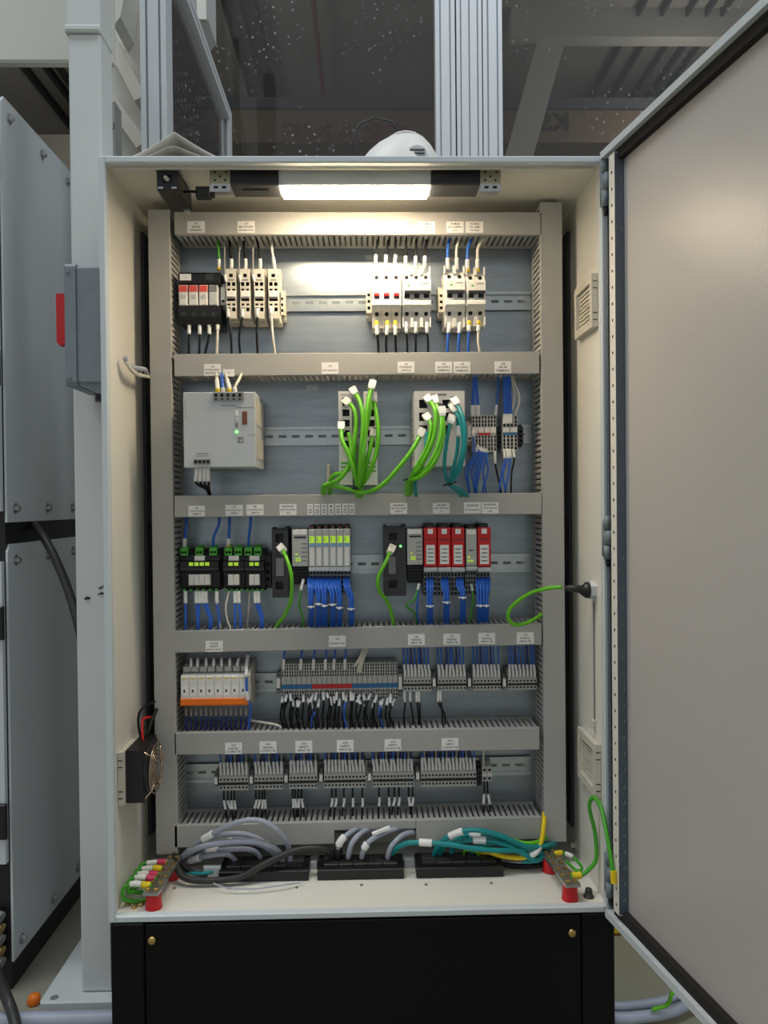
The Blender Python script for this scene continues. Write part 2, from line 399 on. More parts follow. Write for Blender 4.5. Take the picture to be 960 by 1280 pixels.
# duct labels
LB = [
 (0, [(234, 276.5, 256, 291, '-F1|SURGE|ARRESTER'), (297, 276.5, 318.5, 291, '-X1|MA POWER|DISTRIBUTION'), (452, 277, 474, 290.5, '-Q1|MAIN|SWITCH'), (488, 277, 509, 291, '-F2|MAIN SUPPLY'),
      (523, 277, 543.5, 291.5, '-F3 MCB|UNIT|POWER 24 V'), (558, 277, 579.5, 291, '-F4 MCB|24 V SUPPLY|1 L+'), (582, 277, 604, 291, '-F5 MCB|TO LAMP|TO FAN')]),
 (1, [(255, 455, 276, 469.5, '-G1|POWER SUPPLY|24V DC/40A'), (279, 461.5, 293, 470.5, '-G1.1'), (402, 453, 423, 467.5, '-A1|ETH SWITCH'), (497, 452, 518, 466, '-A2|ETHERNET|SWITCH'),
      (544, 452, 565, 466, '-X2|24V SUPPLY|TERMINALS'), (567, 452, 588, 466.5, '-X3|24V SUPPLY|TERMINALS'), (618, 451.5, 639, 466.5, '-X4|24V 0V|TERMINALS')]),
 (2, [(235.5, 632, 256.3, 645.5, '-F6|LOAD MONITORING|UNIT-1'), (282, 631, 303.5, 644.5, '-F7|LOAD MONITORING|UNIT-2'), (308, 630.5, 329.5, 644, '-F8|LOAD MONITORING|UNIT-3'), (349.5, 630, 370.6, 644, 'PROFINET|BUS COUPLER|-A3'),
      (488, 628.7, 509, 642.3, 'PROFINET|BUS COUPLER|SAFETY'), (541, 628.5, 562, 642, '-A4 SAFE|INPUT MODULE|1-3'), (580, 627.7, 601, 641.5, 'PROFISAFE|POWER MODULE'), (602, 627.7, 623, 642, 'PROFISAFE|OUTPUT MODULE|-A5')]),
 (3, [(257, 801, 278.5, 814.7, '-K1..K8|SAFETY|RELAYS 24V DC'), (411, 794.5, 432, 808.5, '-X5|DISTRIBUTION'), (510, 792.7, 531, 806.5, '-X6|DIGITAL|INPUT TB'), (554.3, 792, 575.3, 806, '-X7|DIGITAL|INPUT TB'),
      (598, 791, 619, 805, '-X8|DIGITAL|INPUT TB'), (646, 790.3, 667.3, 804.7, '-X9|DIGITAL|INPUT TB')]),
 (4, [(281.5, 928.4, 302.4, 942.5, '-X10|DIGITAL|OUTPUT TB'), (324.6, 926.8, 345.7, 941.5, '-X11|DIGITAL|OUTPUT TB'), (369.3, 926, 390.4, 941, '-X12|SAFETY|INPUT TB'), (421, 925, 442, 940, '-X13|SAFETY|INPUT TB'),
      (480.7, 924, 501.3, 938.3, '-X14|SAFETY|OUTPUT TB'), (552, 922.7, 573, 937.3, '-X15|INPUT|OUTPUT TB')])]
for i, L in LB:
    for (a, b, c, d, s) in L: sticker(HD[i][0], a, b, c, d, YD, s.split('|'))
for k in range(7):
    x = 384.3+8.72*k; sticker(HD[2][0], x, 630-.1*k, x+6.8, 643.6-.1*k, YD, ['DI %d' % (k+1)], turn=True)
# ------------------------------------------------------------------ DIN rails
def din_rail(y_l, y_r, label):
    Yr = PL-.0075; xl, xr = Q(226, y_l, Yr).x, Q(664, y_r, Yr).x; zl, zr = Q(226, y_l, Yr).z, Q(664, y_r, Yr).z; zc = (zl+zr)/2; sl = (zr-zl)/(xr-xl); xm = (xl+xr)/2
    t = thing('din_rail', (xm, PL, zc), label, 'din rail', 'steel mounting rails')
    sh = lambda mb: (setattr(mb, 'v', [(p[0], p[1], p[2]+sl*(p[0]-xm)) for p in mb.v]), mb)[1]
    n = int((xr-xl)/.025); hs = [(xl+.006+.025*i, xl+.021+.025*i, zc-.0026, zc+.0026, .0008) for i in range(n)]
    mb = MB(); mb.holed(xl, xr, zc-.012, zc+.012, hs, lambda u, v, k: (u, PL-.0012+k, v), M_RAIL, M_BOXG)
    for s in (1, -1):
        mb.prof([(PL-.0012, zc+s*.012), (PL-.0012, zc+s*.0135), (PL-.0065, zc+s*.0135), (PL-.0065, zc+s*.0175), (PL-.0075, zc+s*.0175), (PL-.0075, zc+s*.012)], xl, xr, M_RAIL)
    sh(mb).build('profile', t)
    for x in (xl+.014, xr-.014):
        mb = MB(); z = zc+sl*(x-xm); mb.cyl((x, PL-.0012, z), (x, PL-.004, z), .0035, M_STEEL, 12); mb.box(x-.0025, x+.0025, PL-.0043, PL-.004, z-.0005, z+.0005, M_HOLE); mb.build('rail_screw', t)
    return zc
RZ = [din_rail(378.5, 375.5, 'steel mounting rail behind the circuit breakers'), din_rail(546.5, 542.5, 'steel mounting rail behind the power supply and switches'), din_rail(707, 703.5, 'steel mounting rail behind the bus modules'),
      din_rail(854.5, 849, 'steel mounting rail behind the orange bridged relays'), din_rail(967.5, 957, 'steel mounting rail in the lowest row of terminals')]
YR = PL-.0075
# ------------------------------------------------------------------ cabinet lamp and ceiling fittings
ZC = H-t_-.0008
la, lb = Q(288, 225, .03).x, Q(600, 225, .03).x; ea, eb = Q(350.5, 240, .045).x, Q(537, 240, .045).x; zb = Q(440, 231, .03).z; ym = .082
lamp = thing('cabinet_lamp', ((la+lb)/2, .055, ZC), 'slim cabinet lamp glowing white under the cabinet roof', 'lamp')
mb = MB(); mb.prof([(.03, ZC), (.03, zb+.001), (.031, zb), (ym-.004, zb), (ym, zb+.005), (ym, ZC)], ea-.001, eb+.001, M_LGREY); mb.build('housing', lamp)
for (a, b) in ((la, ea-.0015), (eb+.0015, lb)):
    c = MB(); c.prof([(.028, ZC), (.028, zb+.001), (.031, zb-.0005), (ym-.004, zb-.0005), (ym, zb+.004), (ym, ZC)], a, b, M_DARK); c.box(a, b, .0274, .028, zb+.003, ZC-.001, M_BLACK); c = c.build('end_cap', lamp)
mb = MB().box(ea+.003, eb-.003, .034, ym-.006, zb-.005, zb-.0002, mat('lamp_diffuser', (255, 232, 198), .5, emit=LAMP_E, var=0)); mb.build('diffuser', lamp)
a, b, c, d = FR(304, 236.5, 336, 241, .05); MB().box(a, b, .046, .056, zb-.002, zb-.0006, M_BLACK).build('slide_switch', lamp)
for (x0, x1, s) in ((262, 288, -1), (600, 626, 1)):
    a, b, c, d = FR(x0, 211, x1, 230, .03); k = thing('lamp_bracket', ((a+b)/2, .03, ZC), 'zinc plated bracket holding the %s end of the cabinet lamp' % ('left' if s < 0 else 'right'), 'bracket', 'lamp brackets')
    m2 = MB().holed(a, b, c, ZC, [(a+(b-a)*u, a+(b-a)*(u+.1), c+(ZC-c)*v, c+(ZC-c)*(v+.13), .001) for u, v in ((.2, .2), (.7, .2), (.45, .45), (.2, .75), (.75, .75))], lambda u, v, n: (u, .030+n, v), M_OLIVE, M_HOLE)
    m2.box(a, b, .0315, .034, c, ZC, M_OLIVE); m2.build('plate', k)
    MB().box(a, b, .03, .07, c-.002, c, M_STEEL).hbox(a, b, .028, .030, c-.013, c, M_STEEL, [(a+(b-a)*.2, a+(b-a)*.4, c-.008, c-.004, .001), (a+(b-a)*.6, a+(b-a)*.8, c-.008, c-.004, .001)], M_HOLE).build('angle', k)
sw = thing('limit_switch', (Q(209, 225, .02).x, .07, ZC), 'black door contact switch under the cabinet roof beside the lamp', 'switch')
a, b, c, d = FR(196, 214, 222.5, 237, .02)
MB().hbox(a, b, .02, .115, c, d, M_BLACK, [((a+b)/2-.007, (a+b)/2+.007, (c+d)/2-.004, (c+d)/2+.009, .006)]).build('body', sw)
MB().cyl(((a+b)/2, .027, (c+d)/2+.002), ((a+b)/2-.002, .014, (c+d)/2+.003), .0045, M_IVORY, 12, .003).build('plunger', sw, True)
MB().box(a-.002, b+.002, .018, .1, d, ZC, M_STEEL).build('base_plate', sw)
for u in (.18, .82): MB().box(a+(b-a)*u-.004, a+(b-a)*u+.004, .0185, .02, c+.001, c+.004, M_STEEL).build('clip', sw)
MB().box((a+b)/2+.006, b, .1, .118, c-.003, c+.004, M_STEEL).build('terminal', sw)
wire([(226, 240, .06), (236, 239.5, .055), (246, 240, .05), (262, 243, .05)], .0022, M_WBLK, 'short black lamp lead running from the door switch to the lamp', 'lamp lead')
a, b, c, d = FR(245, 233.5, 263, 247, .045); mb = MB().cbox(a, b, .04, .056, c, d, M_BLACK, .003); mb.box(b, b+.006, .043, .053, c+.002, d-.003, M_BLACK)
tag(mb.build('plug'), 'black plug on the left end of the cabinet lamp', 'plug')
# ------------------------------------------------------------------ wall fittings
def filter_plate(x_wall, s, y_front0, y_front1, label, fan=False):
    """louvre/filter plate on a side wall: s=+1 right wall, -1 left wall"""
    Y0, Y1 = .030, .135; z1 = Q(745 if s > 0 else 152, y_front0, Y0).z; z0 = Q(745 if s > 0 else 152, y_front1, Y0).z
    t = thing('filter_fan' if fan else 'exhaust_filter', (x_wall, (Y0+Y1)/2, z0), label, 'fan' if fan else 'vent', None if fan else 'exhaust filters on the right wall')
    xi = x_wall-s*.010
    mb = MB(); fr = .013
    m_ = M_IVORY
    for (ya, yb, za, zb_) in ((Y0, Y0+fr, z0, z1), (Y1-fr, Y1, z0, z1), (Y0+fr, Y1-fr, z0, z0+fr), (Y0+fr, Y1-fr, z1-fr, z1)):
        mb.box(min(x_wall, xi), max(x_wall, xi), ya, yb, za, zb_, m_)
    mb.build('frame', t)
    n = 9
    for i in range(n):
        z = z0+fr+(z1-z0-2*fr)*(i+.5)/n; MB().box(min(x_wall, x_wall-s*.005), max(x_wall, x_wall-s*.005), Y0+fr, Y1-fr, z-.0028, z+.0012, m_).build('louvre', t)
    MB().box(min(x_wall, x_wall-s*.001), max(x_wall, x_wall-s*.001), Y0+fr, Y1-fr, z0+fr, z1-fr, M_IVORY).build('filter_mat', t)
    for k in (.13, .26, .72, .85):
        z = z0+(z1-z0)*k; MB().box(min(x_wall-s*.001, xi+s*.002), max(x_wall-s*.001, xi+s*.002), Y0-.0004, Y0, z-.0008, z+.0008, M_HOLE).build('clip_slot', t)
    return t, Y0, Y1, z0, z1
filter_plate(W2-t_-.0008, 1, 341, 408, 'cream exhaust filter plate high on the right cabinet wall')
filter_plate(W2-t_-.0008, 1, 931, 998, 'cream exhaust filter plate low on the right cabinet wall above the earth lead')
fan, Y0, Y1, z0, z1 = filter_plate(-W2+t_+.0008, -1, 941, 1007, 'black fan with chromed wire guard low on the left cabinet wall', True)
xw = -W2+t_+.0108; xf = xw+.028; yc, zc = (Y0+Y1)/2, (z0+z1)/2; R_ = min(Y1-Y0, z1-z0)/2
MB().box(xw, xf, yc-R_, yc+R_, zc-R_, zc+R_, M_BLACK).build('fan_body', fan)
mb = MB().cyl((xf, yc, zc), (xf+.002, yc, zc), R_*.92, M_DARK, 28); mb.cyl((xf+.002, yc, zc), (xf+.005, yc, zc), R_*.38, M_BLACK, 20); mb.build('fan_rotor', fan)
mb = MB()
for q in (.95, .8, .66, .52, .38):
    mb.tube([(xf+.010+.006*(1-q), yc+R_*q*math.cos(i*math.pi/12), zc+R_*q*math.sin(i*math.pi/12)) for i in range(25)], .0011, M_COPPER, 5)
for i in range(4):
    g = math.pi/4+i*math.pi/2; cy_, sz_ = math.cos(g), math.sin(g)
    mb.tube([(xf+.0155, yc+R_*.3*cy_, zc+R_*.3*sz_), (xf+.010, yc+R_*.95*cy_, zc+R_*.95*sz_), (xf+.001, yc+R_*1.25*cy_, zc+R_*1.25*sz_)], .0014, M_COPPER, 6)
mb.build('finger_guard', fan, True)
xx = -W2+t_
wire([(xx+.022, .10, z1-.004), (xx+.02, .105, z1+.018), (xx+.018, .12, z1+.03), (xx+.03, .17, z1+.02)], .0022, M_RED, 'red fan wire rising from the wall fan', 'fan wires', px=False)
wire([(xx+.018, .105, z1-.004), (xx+.012, .108, z1+.03), (xx+.018, .115, z1+.05), (xx+.035, .17, z1+.052)], .0022, M_WBLK, 'black fan wire rising from the wall fan', 'fan wires', px=False)
wire([(xx+.0225, .112, z1-.002), (xx+.028, .118, z1+.012), (xx+.03, .14, z1+.03), (xx+.04, .18, z1+.06)], .003, M_WBLK, 'thick black fan lead looping up behind the left duct', 'fan wires', px=False)
# cable gland on the right wall with the looping green cable
p = Q(737, 737.5, .06); gl = thing('cable_gland', (W2-t_, .06, p.z), 'grey and black cable gland on the right cabinet wall', 'cable gland')
zg = p.z; xg = W2-t_
MB().cyl((xg, .06, zg), (xg-.010, .06, zg), .0155, M_LGREY, 6).build('lock_nut', gl)
MB().tube([(xg-.010, .06, zg), (xg-.016, .06, zg), (xg-.02, .06, zg), (xg-.026, .06, zg+.001)], [.014, .0135, .010, .006], M_BLACK, 16).build('dome_nut', gl, True)
MB().tube([(xg-.022, .06, zg+.001), (xg-.034, .062, zg+.003), (xg-.05, .066, zg+.003)], [.0068, .0062, .0046], M_CBLK, 10).build('shrink_sleeve', gl, True)
wire([(702, 734, .066), (685, 735.5, .08), (662, 742, .1), (640, 758, .115), (635, 771, .12), (642, 780.5, .122), (656, 779.5, .13), (670, 772.5, .15), (684, 763, .165)], .0034, M_CGRN, 'green cable looping from the wall gland into the right duct', 'gland cable', name='cable', cat='cable', n=10)
# thin grey rod and clip below gland
p0, p1 = Q(738.5, 752, .062), Q(740, 902, .062)
rd = thing('cable_clip', (xg, .062, p1.z), 'thin grey rod ending in a small clip below the cable gland', 'stripe')
MB().cyl((xg-.0016, .062, p0.z), (xg-.0016, .062, p1.z), .0013, M_MGREY, 8).build('stripe', rd); MB().cbox(xg-.008, xg, .057, .067, p1.z-.010, p1.z+.004, M_IVORY, .002).build('clip', rd)
# grey cable looping out of the left wall
wire([(156, 447, .06), (160, 455, .07), (170, 460, .09), (181, 462, .12), (184, 468, .15), (190, 470, .19)], .004, M_CGRY, 'pale grey cable looping from left wall hole to behind left duct', 'left wall cables', name='cable', cat='cable', n=10)
wire([(158, 452, .062), (164, 462, .075), (172, 468, .10), (182, 470, .14), (192, 472, .19)], .0035, M_WWHT, 'white cable looping from left wall hole to behind left duct', 'left wall cables', name='cable', cat='cable', n=10)
# ------------------------------------------------------------------ row 1: arrester, fuse terminals, breakers
def end_clamp(x0, y0, x1, y1, Y, label, m=None, tagm=None):
    a, b, c, d = FR(x0, y0, x1, y1, Y); m = m or M_IVORY; h = d-c
    t = thing('end_clamp', ((a+b)/2, YR, c), label, 'end clamp', 'rail end clamps')
    mb = MB(); mb.hbox(a, b, Y, Y+.012, c+.12*h, d-.12*h, m, [(a+.25*(b-a), b-.25*(b-a), c+h*u, c+h*(u+.09), .006) for u in (.22, .42, .62)], M_HOLE); mb.box(a, b, Y+.012, YR, c, d, m); mb.build('body', t)
    if tagm: MB().box(a+.12*(b-a), b-.12*(b-a), Y-.0015, Y, c+.3*h, c+.78*h, tagm).build('marker', t)
    return t
Ya = PL-.068
a, b, c, d = FR(223, 339, 275, 404, Ya); h = d-c
t = thing('surge_arrester', ((a+b)/2, YR, c), 'black surge arrester with three red topped plug-in cartridges and one grey', 'surge arrester')
zl, zh = Q(248, 381.5, Ya).z, Q(248, 356, Ya).z
mb = MB(); mb.box(a, b, Ya+.02, YR, c, d, M_BLACK); mb.prof([(Ya+.02, c), (Ya+.02, zl+.0002), (Ya+.002, zl-.001), (Ya+.002, c+.012), (Ya+.010, c)], a, b, M_BLACK); mb.prof([(Ya+.02, d), (Ya+.008, d), (Ya+.001, d-.006), (Ya+.001, zh+.004), (Ya+.006, zh+.001), (Ya+.02, zh+.001)], a, b, M_BLACK)
mb.build('base', t)
for i, (x0, x1) in enumerate(((223.3, 234.4), (235.9, 247), (248.5, 259.4), (261, 271.6))):
    p, q, _, _ = FR(x0, 357, x1, 381, Ya); o = MB().cbox(p, q, Ya, Ya+.02, zl, zh, M_WHITE if i < 3 else M_LGREY, .0015).build('cartridge', t)
    MB().cbox(p+.0006, q-.0006, Ya-.0008, Ya+.001, zl+.66*(zh-zl), zh-.001, M_REDF if i < 3 else M_MGREY, .0006).build('status_window', o)
    zz = zl+.3*(zh-zl); MB().box(p+.003, q-.003, Ya-.0002, Ya, zz, zz+.008, M_LGREY).build('print', o)
    x = (p+q)/2; zz = Q(248, 392, Ya).z; MB().cyl((x, Ya+.0025, zz), (x, Ya+.0012, zz), .0035, M_DARK, 12).build('screw', t)
sticker(t, 224.8, 342.5, 239, 350.5, Ya+.001, ['-F1'], name='tag'); p, q, r, s = FR(257, 342, 267, 350, Ya); MB().box(p, q, Ya+.0004, Ya+.001, r, s, M_DARK).build('window', t)
end_clamp(275.5, 352, 282, 385, PL-.05, 'grey end clamp with white marker right of the surge arrester', M_LGREY, M_PAPER)
GA = 'wires of the surge arrester'
wire([(273.7, 338, Ya+.02), (273.8, 326, Ya+.02), (273, 312, Ya+.02), (271, 290, .19)], .0023, M_EARTH, 'green earth wire rising from the surge arrester into the top duct', GA, (.004, .02), (0, .005))
for x, xe in ((236.5, 236), (249.8, 249), (261.5, 257)): wire([(x, 403, Ya+.015), (x-.2, 420, Ya+.01), (xe, 440, .17), (xe-1, 455, .18)], .0022, M_WBLK, 'black wire with white marker dropping from the surge arrester', GA, (.004, .023))
wire([(272.3, 403, Ya+.015), (272, 415, Ya+.01), (271, 441, .17), (270.5, 455, .18)], .0024, M_WWHT, 'white wire with yellow ferrule dropping from the surge arrester', GA, (.006, .016), (0, .006))
# fuse terminals
Yt = PL-.060
def fuse_terminal(xc, label):
    a, b, c, d = FR(xc-6.4, 336, xc+6.4, 398, Yt); h = d-c; w_ = b-a
    t = thing('fuse_terminal', ((a+b)/2, YR, c), label, 'terminal', 'fuse terminals')
    H_ = [(a+w_*.32, a+w_*.68, d-h*.17, d-h*.10, .004), (a+w_*.10, a+w_*.42, d-h*.345, d-h*.27, .008), (a+w_*.58, a+w_*.90, d-h*.345, d-h*.27, .008), (a+w_*.12, a+w_*.40, d-h*.44, d-h*.40, .006), (a+w_*.6, a+w_*.88, d-h*.44, d-h*.40, .006),
          (a+w_*.1, a+w_*.9, d-h*.65, d-h*.60, .010), (a+w_*.12, a+w_*.40, d-h*.74, d-h*.70, .006), (a+w_*.6, a+w_*.88, d-h*.74, d-h*.70, .006), (a+w_*.1, a+w_*.42, d-h*.86, d-h*.78, .008), (a+w_*.58, a+w_*.9, d-h*.86, d-h*.78, .008)]
    mb = MB().hbox(a, b, Yt, Yt+.02, c, d, M_IVORY, H_, M_HOLE); mb.box(a, b+w_*.1, Yt+.02, YR, c-.004, d+.006, M_IVORY); mb.build('body', t)
    MB().cbox(a+w_*.06, b-w_*.06, Yt-.003, Yt+.001, d-h*.575, d-h*.45, M_WHITE, .001).build('fuse_lever', t)
    MB().box(a+w_*.2, b-w_*.2, Yt-.0003, Yt, d-h*.24, d-h*.21, M_MGREY).build('print', t)
for i, x in enumerate((289, 306.5, 324, 341.8)): fuse_terminal(x, 'ivory fuse terminal, ' + ('first', 'second', 'third', 'fourth')[i] + ' from the surge arrester')
end_clamp(348.5, 361, 356, 398, PL-.04, 'ivory end clamp right of the fuse terminals')
GB = 'wires of the fuse terminals'
for (x, xt) in ((289, 286), (306.8, 305), (325, 319)):
    wire([(x, 336, Yt+.012), (x+.3, 326, Yt+.008), (x-1.5, 312, .18), (xt, 288, .19)], .0023, M_WBLK, 'black wire with white sleeve plugged into the top of a fuse terminal', GB, (.0, .017))
for (x, xt) in ((282.5, 280.5), (300.7, 302), (318, 317)):
    wire([(x, 352, Yt), (x-1.5, 342, Yt), (x-1.8, 320, Yt+.01), (xt, 290, .185)], .0016, M_WGRY, 'thin grey wire running up beside a fuse terminal', GB, (.0, .012))
wire([(343.5, 336, Yt+.012), (342, 325, Yt+.008), (340, 312, .18), (338.5, 290, .19)], .0023, M_WWHT, 'white wire plugged into the top of the last fuse terminal', GB, (.0, .02))
for (x, xe) in ((285.3, 289.5), (303, 300), (321.6, 322)):
    wire([(x, 386, Yt-.002), (x, 397, Yt-.003), (xe-1, 420, .165), (xe, 441, .17), (xe, 455, .18)], .0021, M_WBLK, 'black wire with white sleeve dropping from a fuse terminal', GB, (.0, .016))
wire([(338.5, 384, Yt-.002), (339.5, 400, Yt-.003), (341, 420, .165), (343.5, 441, .17), (344, 455, .18)], .0022, M_WWHT, 'white wire dropping from the last fuse terminal', GB, (.0, .014))
# breakers
Yb = PL-.068
def breaker(x0, x1, y0, y1, poles, label, style, group='circuit breakers'):
    a, b, c, d = FR(x0, y0, x1, y1, Yb); h = d-c; pw = (b-a)/poles
    t = thing('circuit_breaker' if style else 'main_switch', ((a+b)/2, YR, c), label, 'circuit breaker', group)
    z1, z2 = c+h*.30, c+h*.84      # raised middle
    for i in range(poles):
        p, q = a+pw*i+.0003, a+pw*(i+1)-.0003; xm = (p+q)/2
        mb = MB()
        mb.prof([(YR, c+.01*h), (Yb+.018, c), (Yb+.013, c+.02), (Yb+.010, z1-.004), (Yb+.002, z1+.002), (Yb, z1+.006), (Yb, z2-.004), (Yb+.008, z2), (Yb+.010, d-.012), (Yb+.018, d), (YR, d)], p, q, M_WHITE)
        if style:
            mb.box(p, p+.0022, Yb+.006, Yb+.02, c-.001, c+.016, M_WHITE); mb.box(q-.0022, q, Yb+.006, Yb+.02, c-.001, c+.016, M_WHITE)
            mb.box(p, p+.002, Yb+.006, Yb+.02, d-.006, d+.008, M_WHITE); mb.box(q-.002, q, Yb+.006, Yb+.02, d-.006, d+.008, M_WHITE)
        mb.build('pole', t)
        m3 = MB(); m3.cyl((xm, Yb+.0125, d-h*.115), (xm, Yb+.0085, d-h*.115), .0036, M_HOLE, 12); m3.build('upper_screw', t)
        m3 = MB(); m3.cyl((xm, Yb+.0135, c+h*.235), (xm, Yb+.009, c+h*.235), .0036, M_HOLE, 12); m3.build('lower_screw', t)
        zt = c+h*.565
        if style:
            MB().box(xm-.0048, xm+.0048, Yb-.0006, Yb+.002, zt-h*.075, zt, M_BLACK).build('toggle_slot', t)
        else:
            MB().box(xm-.005, xm+.005, Yb-.0006, Yb+.002, zt-h*.085, zt+.002, M_DARK).build('toggle_slot', t); MB().cbox(xm-.0045, xm+.0045, Yb-.004, Yb, zt-h*.04, zt, M_RED, .001).build('toggle', t)
    if style:
        zt = c+h*.60; MB().prof([(Yb, zt-h*.03), (Yb-.009, zt-h*.045), (Yb-.010, zt-h*.005), (Yb, zt+h*.035)], a+.004, b-.002, M_DARK).build('toggle_bar', t)
        MB().box(a+pw*.55, a+pw*.78, Yb-.0003, Yb, c+h*.70, c+h*.735, M_GRN).build('print', t); MB().box(b-pw*.9, b-pw*.2, Yb-.0003, Yb, c+h*.745, c+h*.762, M_MGREY).build('print', t)
    MB().cbox(a, b, Yb-.005, Yb, c+h*.345, c+h*.44, M_WHITE, .002).build('lower_bar', t)
    return t
breaker(464.8, 501.8, 337, 407.5, 3, 'white three pole main switch with red toggles', 0)
breaker(502.8, 539, 337, 407, 3, 'white three pole circuit breaker with dark toggle bar', 1)
breaker(555.8, 581.8, 336, 407, 2, 'white two pole circuit breaker right of the ivory end clamp', 1)
breaker(582.8, 607.3, 338, 405.5, 2, 'rightmost white two pole circuit breaker with yellow ferrules', 1)
end_clamp(457.7, 355, 464.4, 396, PL-.045, 'ivory end clamp left of the main switch'); end_clamp(548, 357, 555, 395, PL-.045, 'ivory end clamp between the two breaker groups')
GC = 'wires of the circuit breakers'
for x, xt in ((469.8, 474), (482.3, 488), (493.8, 495)): wire([(x, 339, Yb+.012), (x, 326, Yb+.006), (x+.8, 314, Yb+.008), (xt, 288, .185)], .0022, M_WBLK, 'black wire with white sleeve entering the main switch from above', GC, (0, .028))
for x, xt in ((507, 508), (519.5, 520.5), (531, 535)): wire([(x, 336, Yb+.012), (x, 326, Yb+.006), (x+.4, 314, Yb+.008), (xt, 288, .185)], .0022, M_WBLK, 'black wire with white sleeve entering the three pole breaker from above', GC, (0, .022))
for (x, xt, m, wd) in ((560, 563.5, M_WBLU, 'blue'), (571.3, 577.5, M_WWHT, 'white')): wire([(x, 337, Yb+.012), (x-.4, 324, Yb+.006), (x-.2, 310, Yb+.008), (xt, 288, .185)], .0025, m, wd+' wire entering the left two pole breaker from above', GC, (0, .02))
for (x, xt, m, wd) in ((583.5+.8, 591, M_WBLU, 'blue'), (597, 606, M_WWHT, 'white')): wire([(x, 340, Yb+.012), (x, 324, Yb+.006), (x+.6, 310, Yb+.008), (xt-1, 297, .175), (xt, 288, .185)], .0026, m, wd+' wire with yellow ferrule entering the rightmost breaker from above', GC, (.005, .022), (0, .006))
for x, xe in ((470.6, 473), (483.8, 483), (494, 495)): wire([(x, 402, Yb+.010), (x, 411, Yb+.006), (xe-.5, 428, .168), (xe, 441, .172), (xe, 455, .18)], .0023, M_WBLK, 'black wire with yellow ferrule leaving the main switch below', GC, (.007, .026), (0, .008))
for x, xe in ((507.7, 509), (519.6, 519.6), (533.5, 535)): wire([(x, 403, Yb+.012), (x, 411, Yb+.008), (xe, 428, .168), (xe, 441, .172), (xe, 455, .18)], .0021, M_WBLK, 'black wire with pale sleeve leaving the three pole breaker below', GC, (.0, .022))
for x, xe, m in ((560.8, 559.5, M_WBLU), (574.2, 573, M_WBLU)): wire([(x, 404, Yb+.012), (x, 412, Yb+.008), (xe, 428, .168), (xe, 441, .172), (xe, 455, .18)], .0025, m, 'blue wire with pale sleeve leaving the left two pole breaker below', GC, (.0, .02))
wire([(586, 402, Yb+.010), (586, 412, Yb+.006), (585.3, 428, .168), (585, 441, .172), (585, 455, .18)], .0026, M_WBLU, 'blue wire with yellow ferrule leaving the rightmost breaker below', GC, (.007, .02), (0, .008))
wire([(598, 402, Yb+.010), (598, 412, Yb+.006), (598, 428, .168), (600, 441, .172), (600, 455, .18)], .0026, M_WWHT, 'white wire with yellow ferrule leaving the rightmost breaker below', GC, (.007, .02), (0, .008))
# ------------------------------------------------------------------ row 2: power supply, switches, supply terminals
Yp = PL-.125
a, b, c, d = FR(229.3, 490, 319, 584, Yp)
psu = thing('power_supply', ((a+b)/2, YR, c), 'large pale grey power supply unit with a glowing green lamp', 'power supply')
def zx(x, y, Y=Yp): p = Q(x, y, Y); return p.x, p.z
MB().cbox(a, b, Yp, YR, c, d, M_LGREY, .0012).build('housing', psu)
hs = []
for i in range(5):
    x, z = zx(270.3+7.4*i, 494.3); hs.append((x-.0026, x+.0026, z-.0026, z+.0026, .0022)); x, z = zx(270.3+7.4*i, 499); hs.append((x-.002, x+.002, z-.0013, z+.0013, .0022))
p, q, r, s = FR(266.8, 490.8, 304.8, 501, Yp); MB().hbox(p, q, Yp-.0026, Yp+.001, r, s, M_MGREY, hs, M_HOLE).build('output_terminals', psu)
hs = []
for i in range(4):
    x, z = zx(245+5.1*i, 577.3); hs.append((x-.0024, x+.0024, z-.0024, z+.0024, .0016))
p, q, r, s = FR(242.2, 574.2, 263, 580.4, Yp); MB().hbox(p, q, Yp-.002, Yp+.001, r, s, M_MGREY, hs, M_HOLE).build('input_terminals', psu)
# louvred right flank
for k in range(2):
    z0_, z1_ = (d-.012-.042, d-.012) if k == 0 else (c+.016, c+.016+.036)
    for i in range(6):
        y = Yp+.012+.015*i; MB().box(b, b+.0012, y, y+.009, z0_, z1_, M_IVORY).build('flank_rib', psu)
for (x0, y0, x1, y1, m, nm) in ((294, 513, 297.8, 520, M_WHITE, 'status_lamp'), (294, 522, 297.8, 527, M_LGREY, 'status_lamp'), (294, 529, 297.8, 534, M_MGREY, 'status_lamp'), (302.7, 514, 309, 530.5, M_PROC, 'selector_window'), (241.5, 574.4, 263, 580.4, M_MGREY, None)):
    if nm: p, q, r, s = FR(x0, y0, x1, y1, Yp); MB().cbox(p, q, Yp-.001, Yp, r, s, m, .0004).build(nm, psu)
x, z = zx(295.7, 540); MB().tube([(x, Yp, z), (x, Yp-.0012, z), (x, Yp-.002, z)], [.0028, .0026, .0012], M_LED, 12).build('power_led', psu, True)
p, q, r, s = FR(297, 546, 304, 553, Yp)
mb = MB().box(p, q, Yp-.0003, Yp, r, s, M_INK); mb.box(p+.001, q-.001, Yp-.0005, Yp-.0003, r+.001, s-.001, M_LGREY); lettering(mb, 'P', p+.0018, q-.0018, r+.0016, s-.0016, Yp-.0007, M_INK); mb.build('logo', psu)
for (x0, y0, x1, y1) in ((294, 509, 318, 509.6), (310, 543, 318.5, 543.6), (231.5, 500, 232, 523), (246, 566.5, 260, 567.6), (245, 569.5, 261, 570.3), (276, 506.5, 294, 507.6)):
    p, q, r, s = FR(x0, y0, x1, y1, Yp); MB().box(p, q, Yp-.0002, Yp, r, s, M_MGREY).build('print', psu)
GP = 'wires of the power supply'
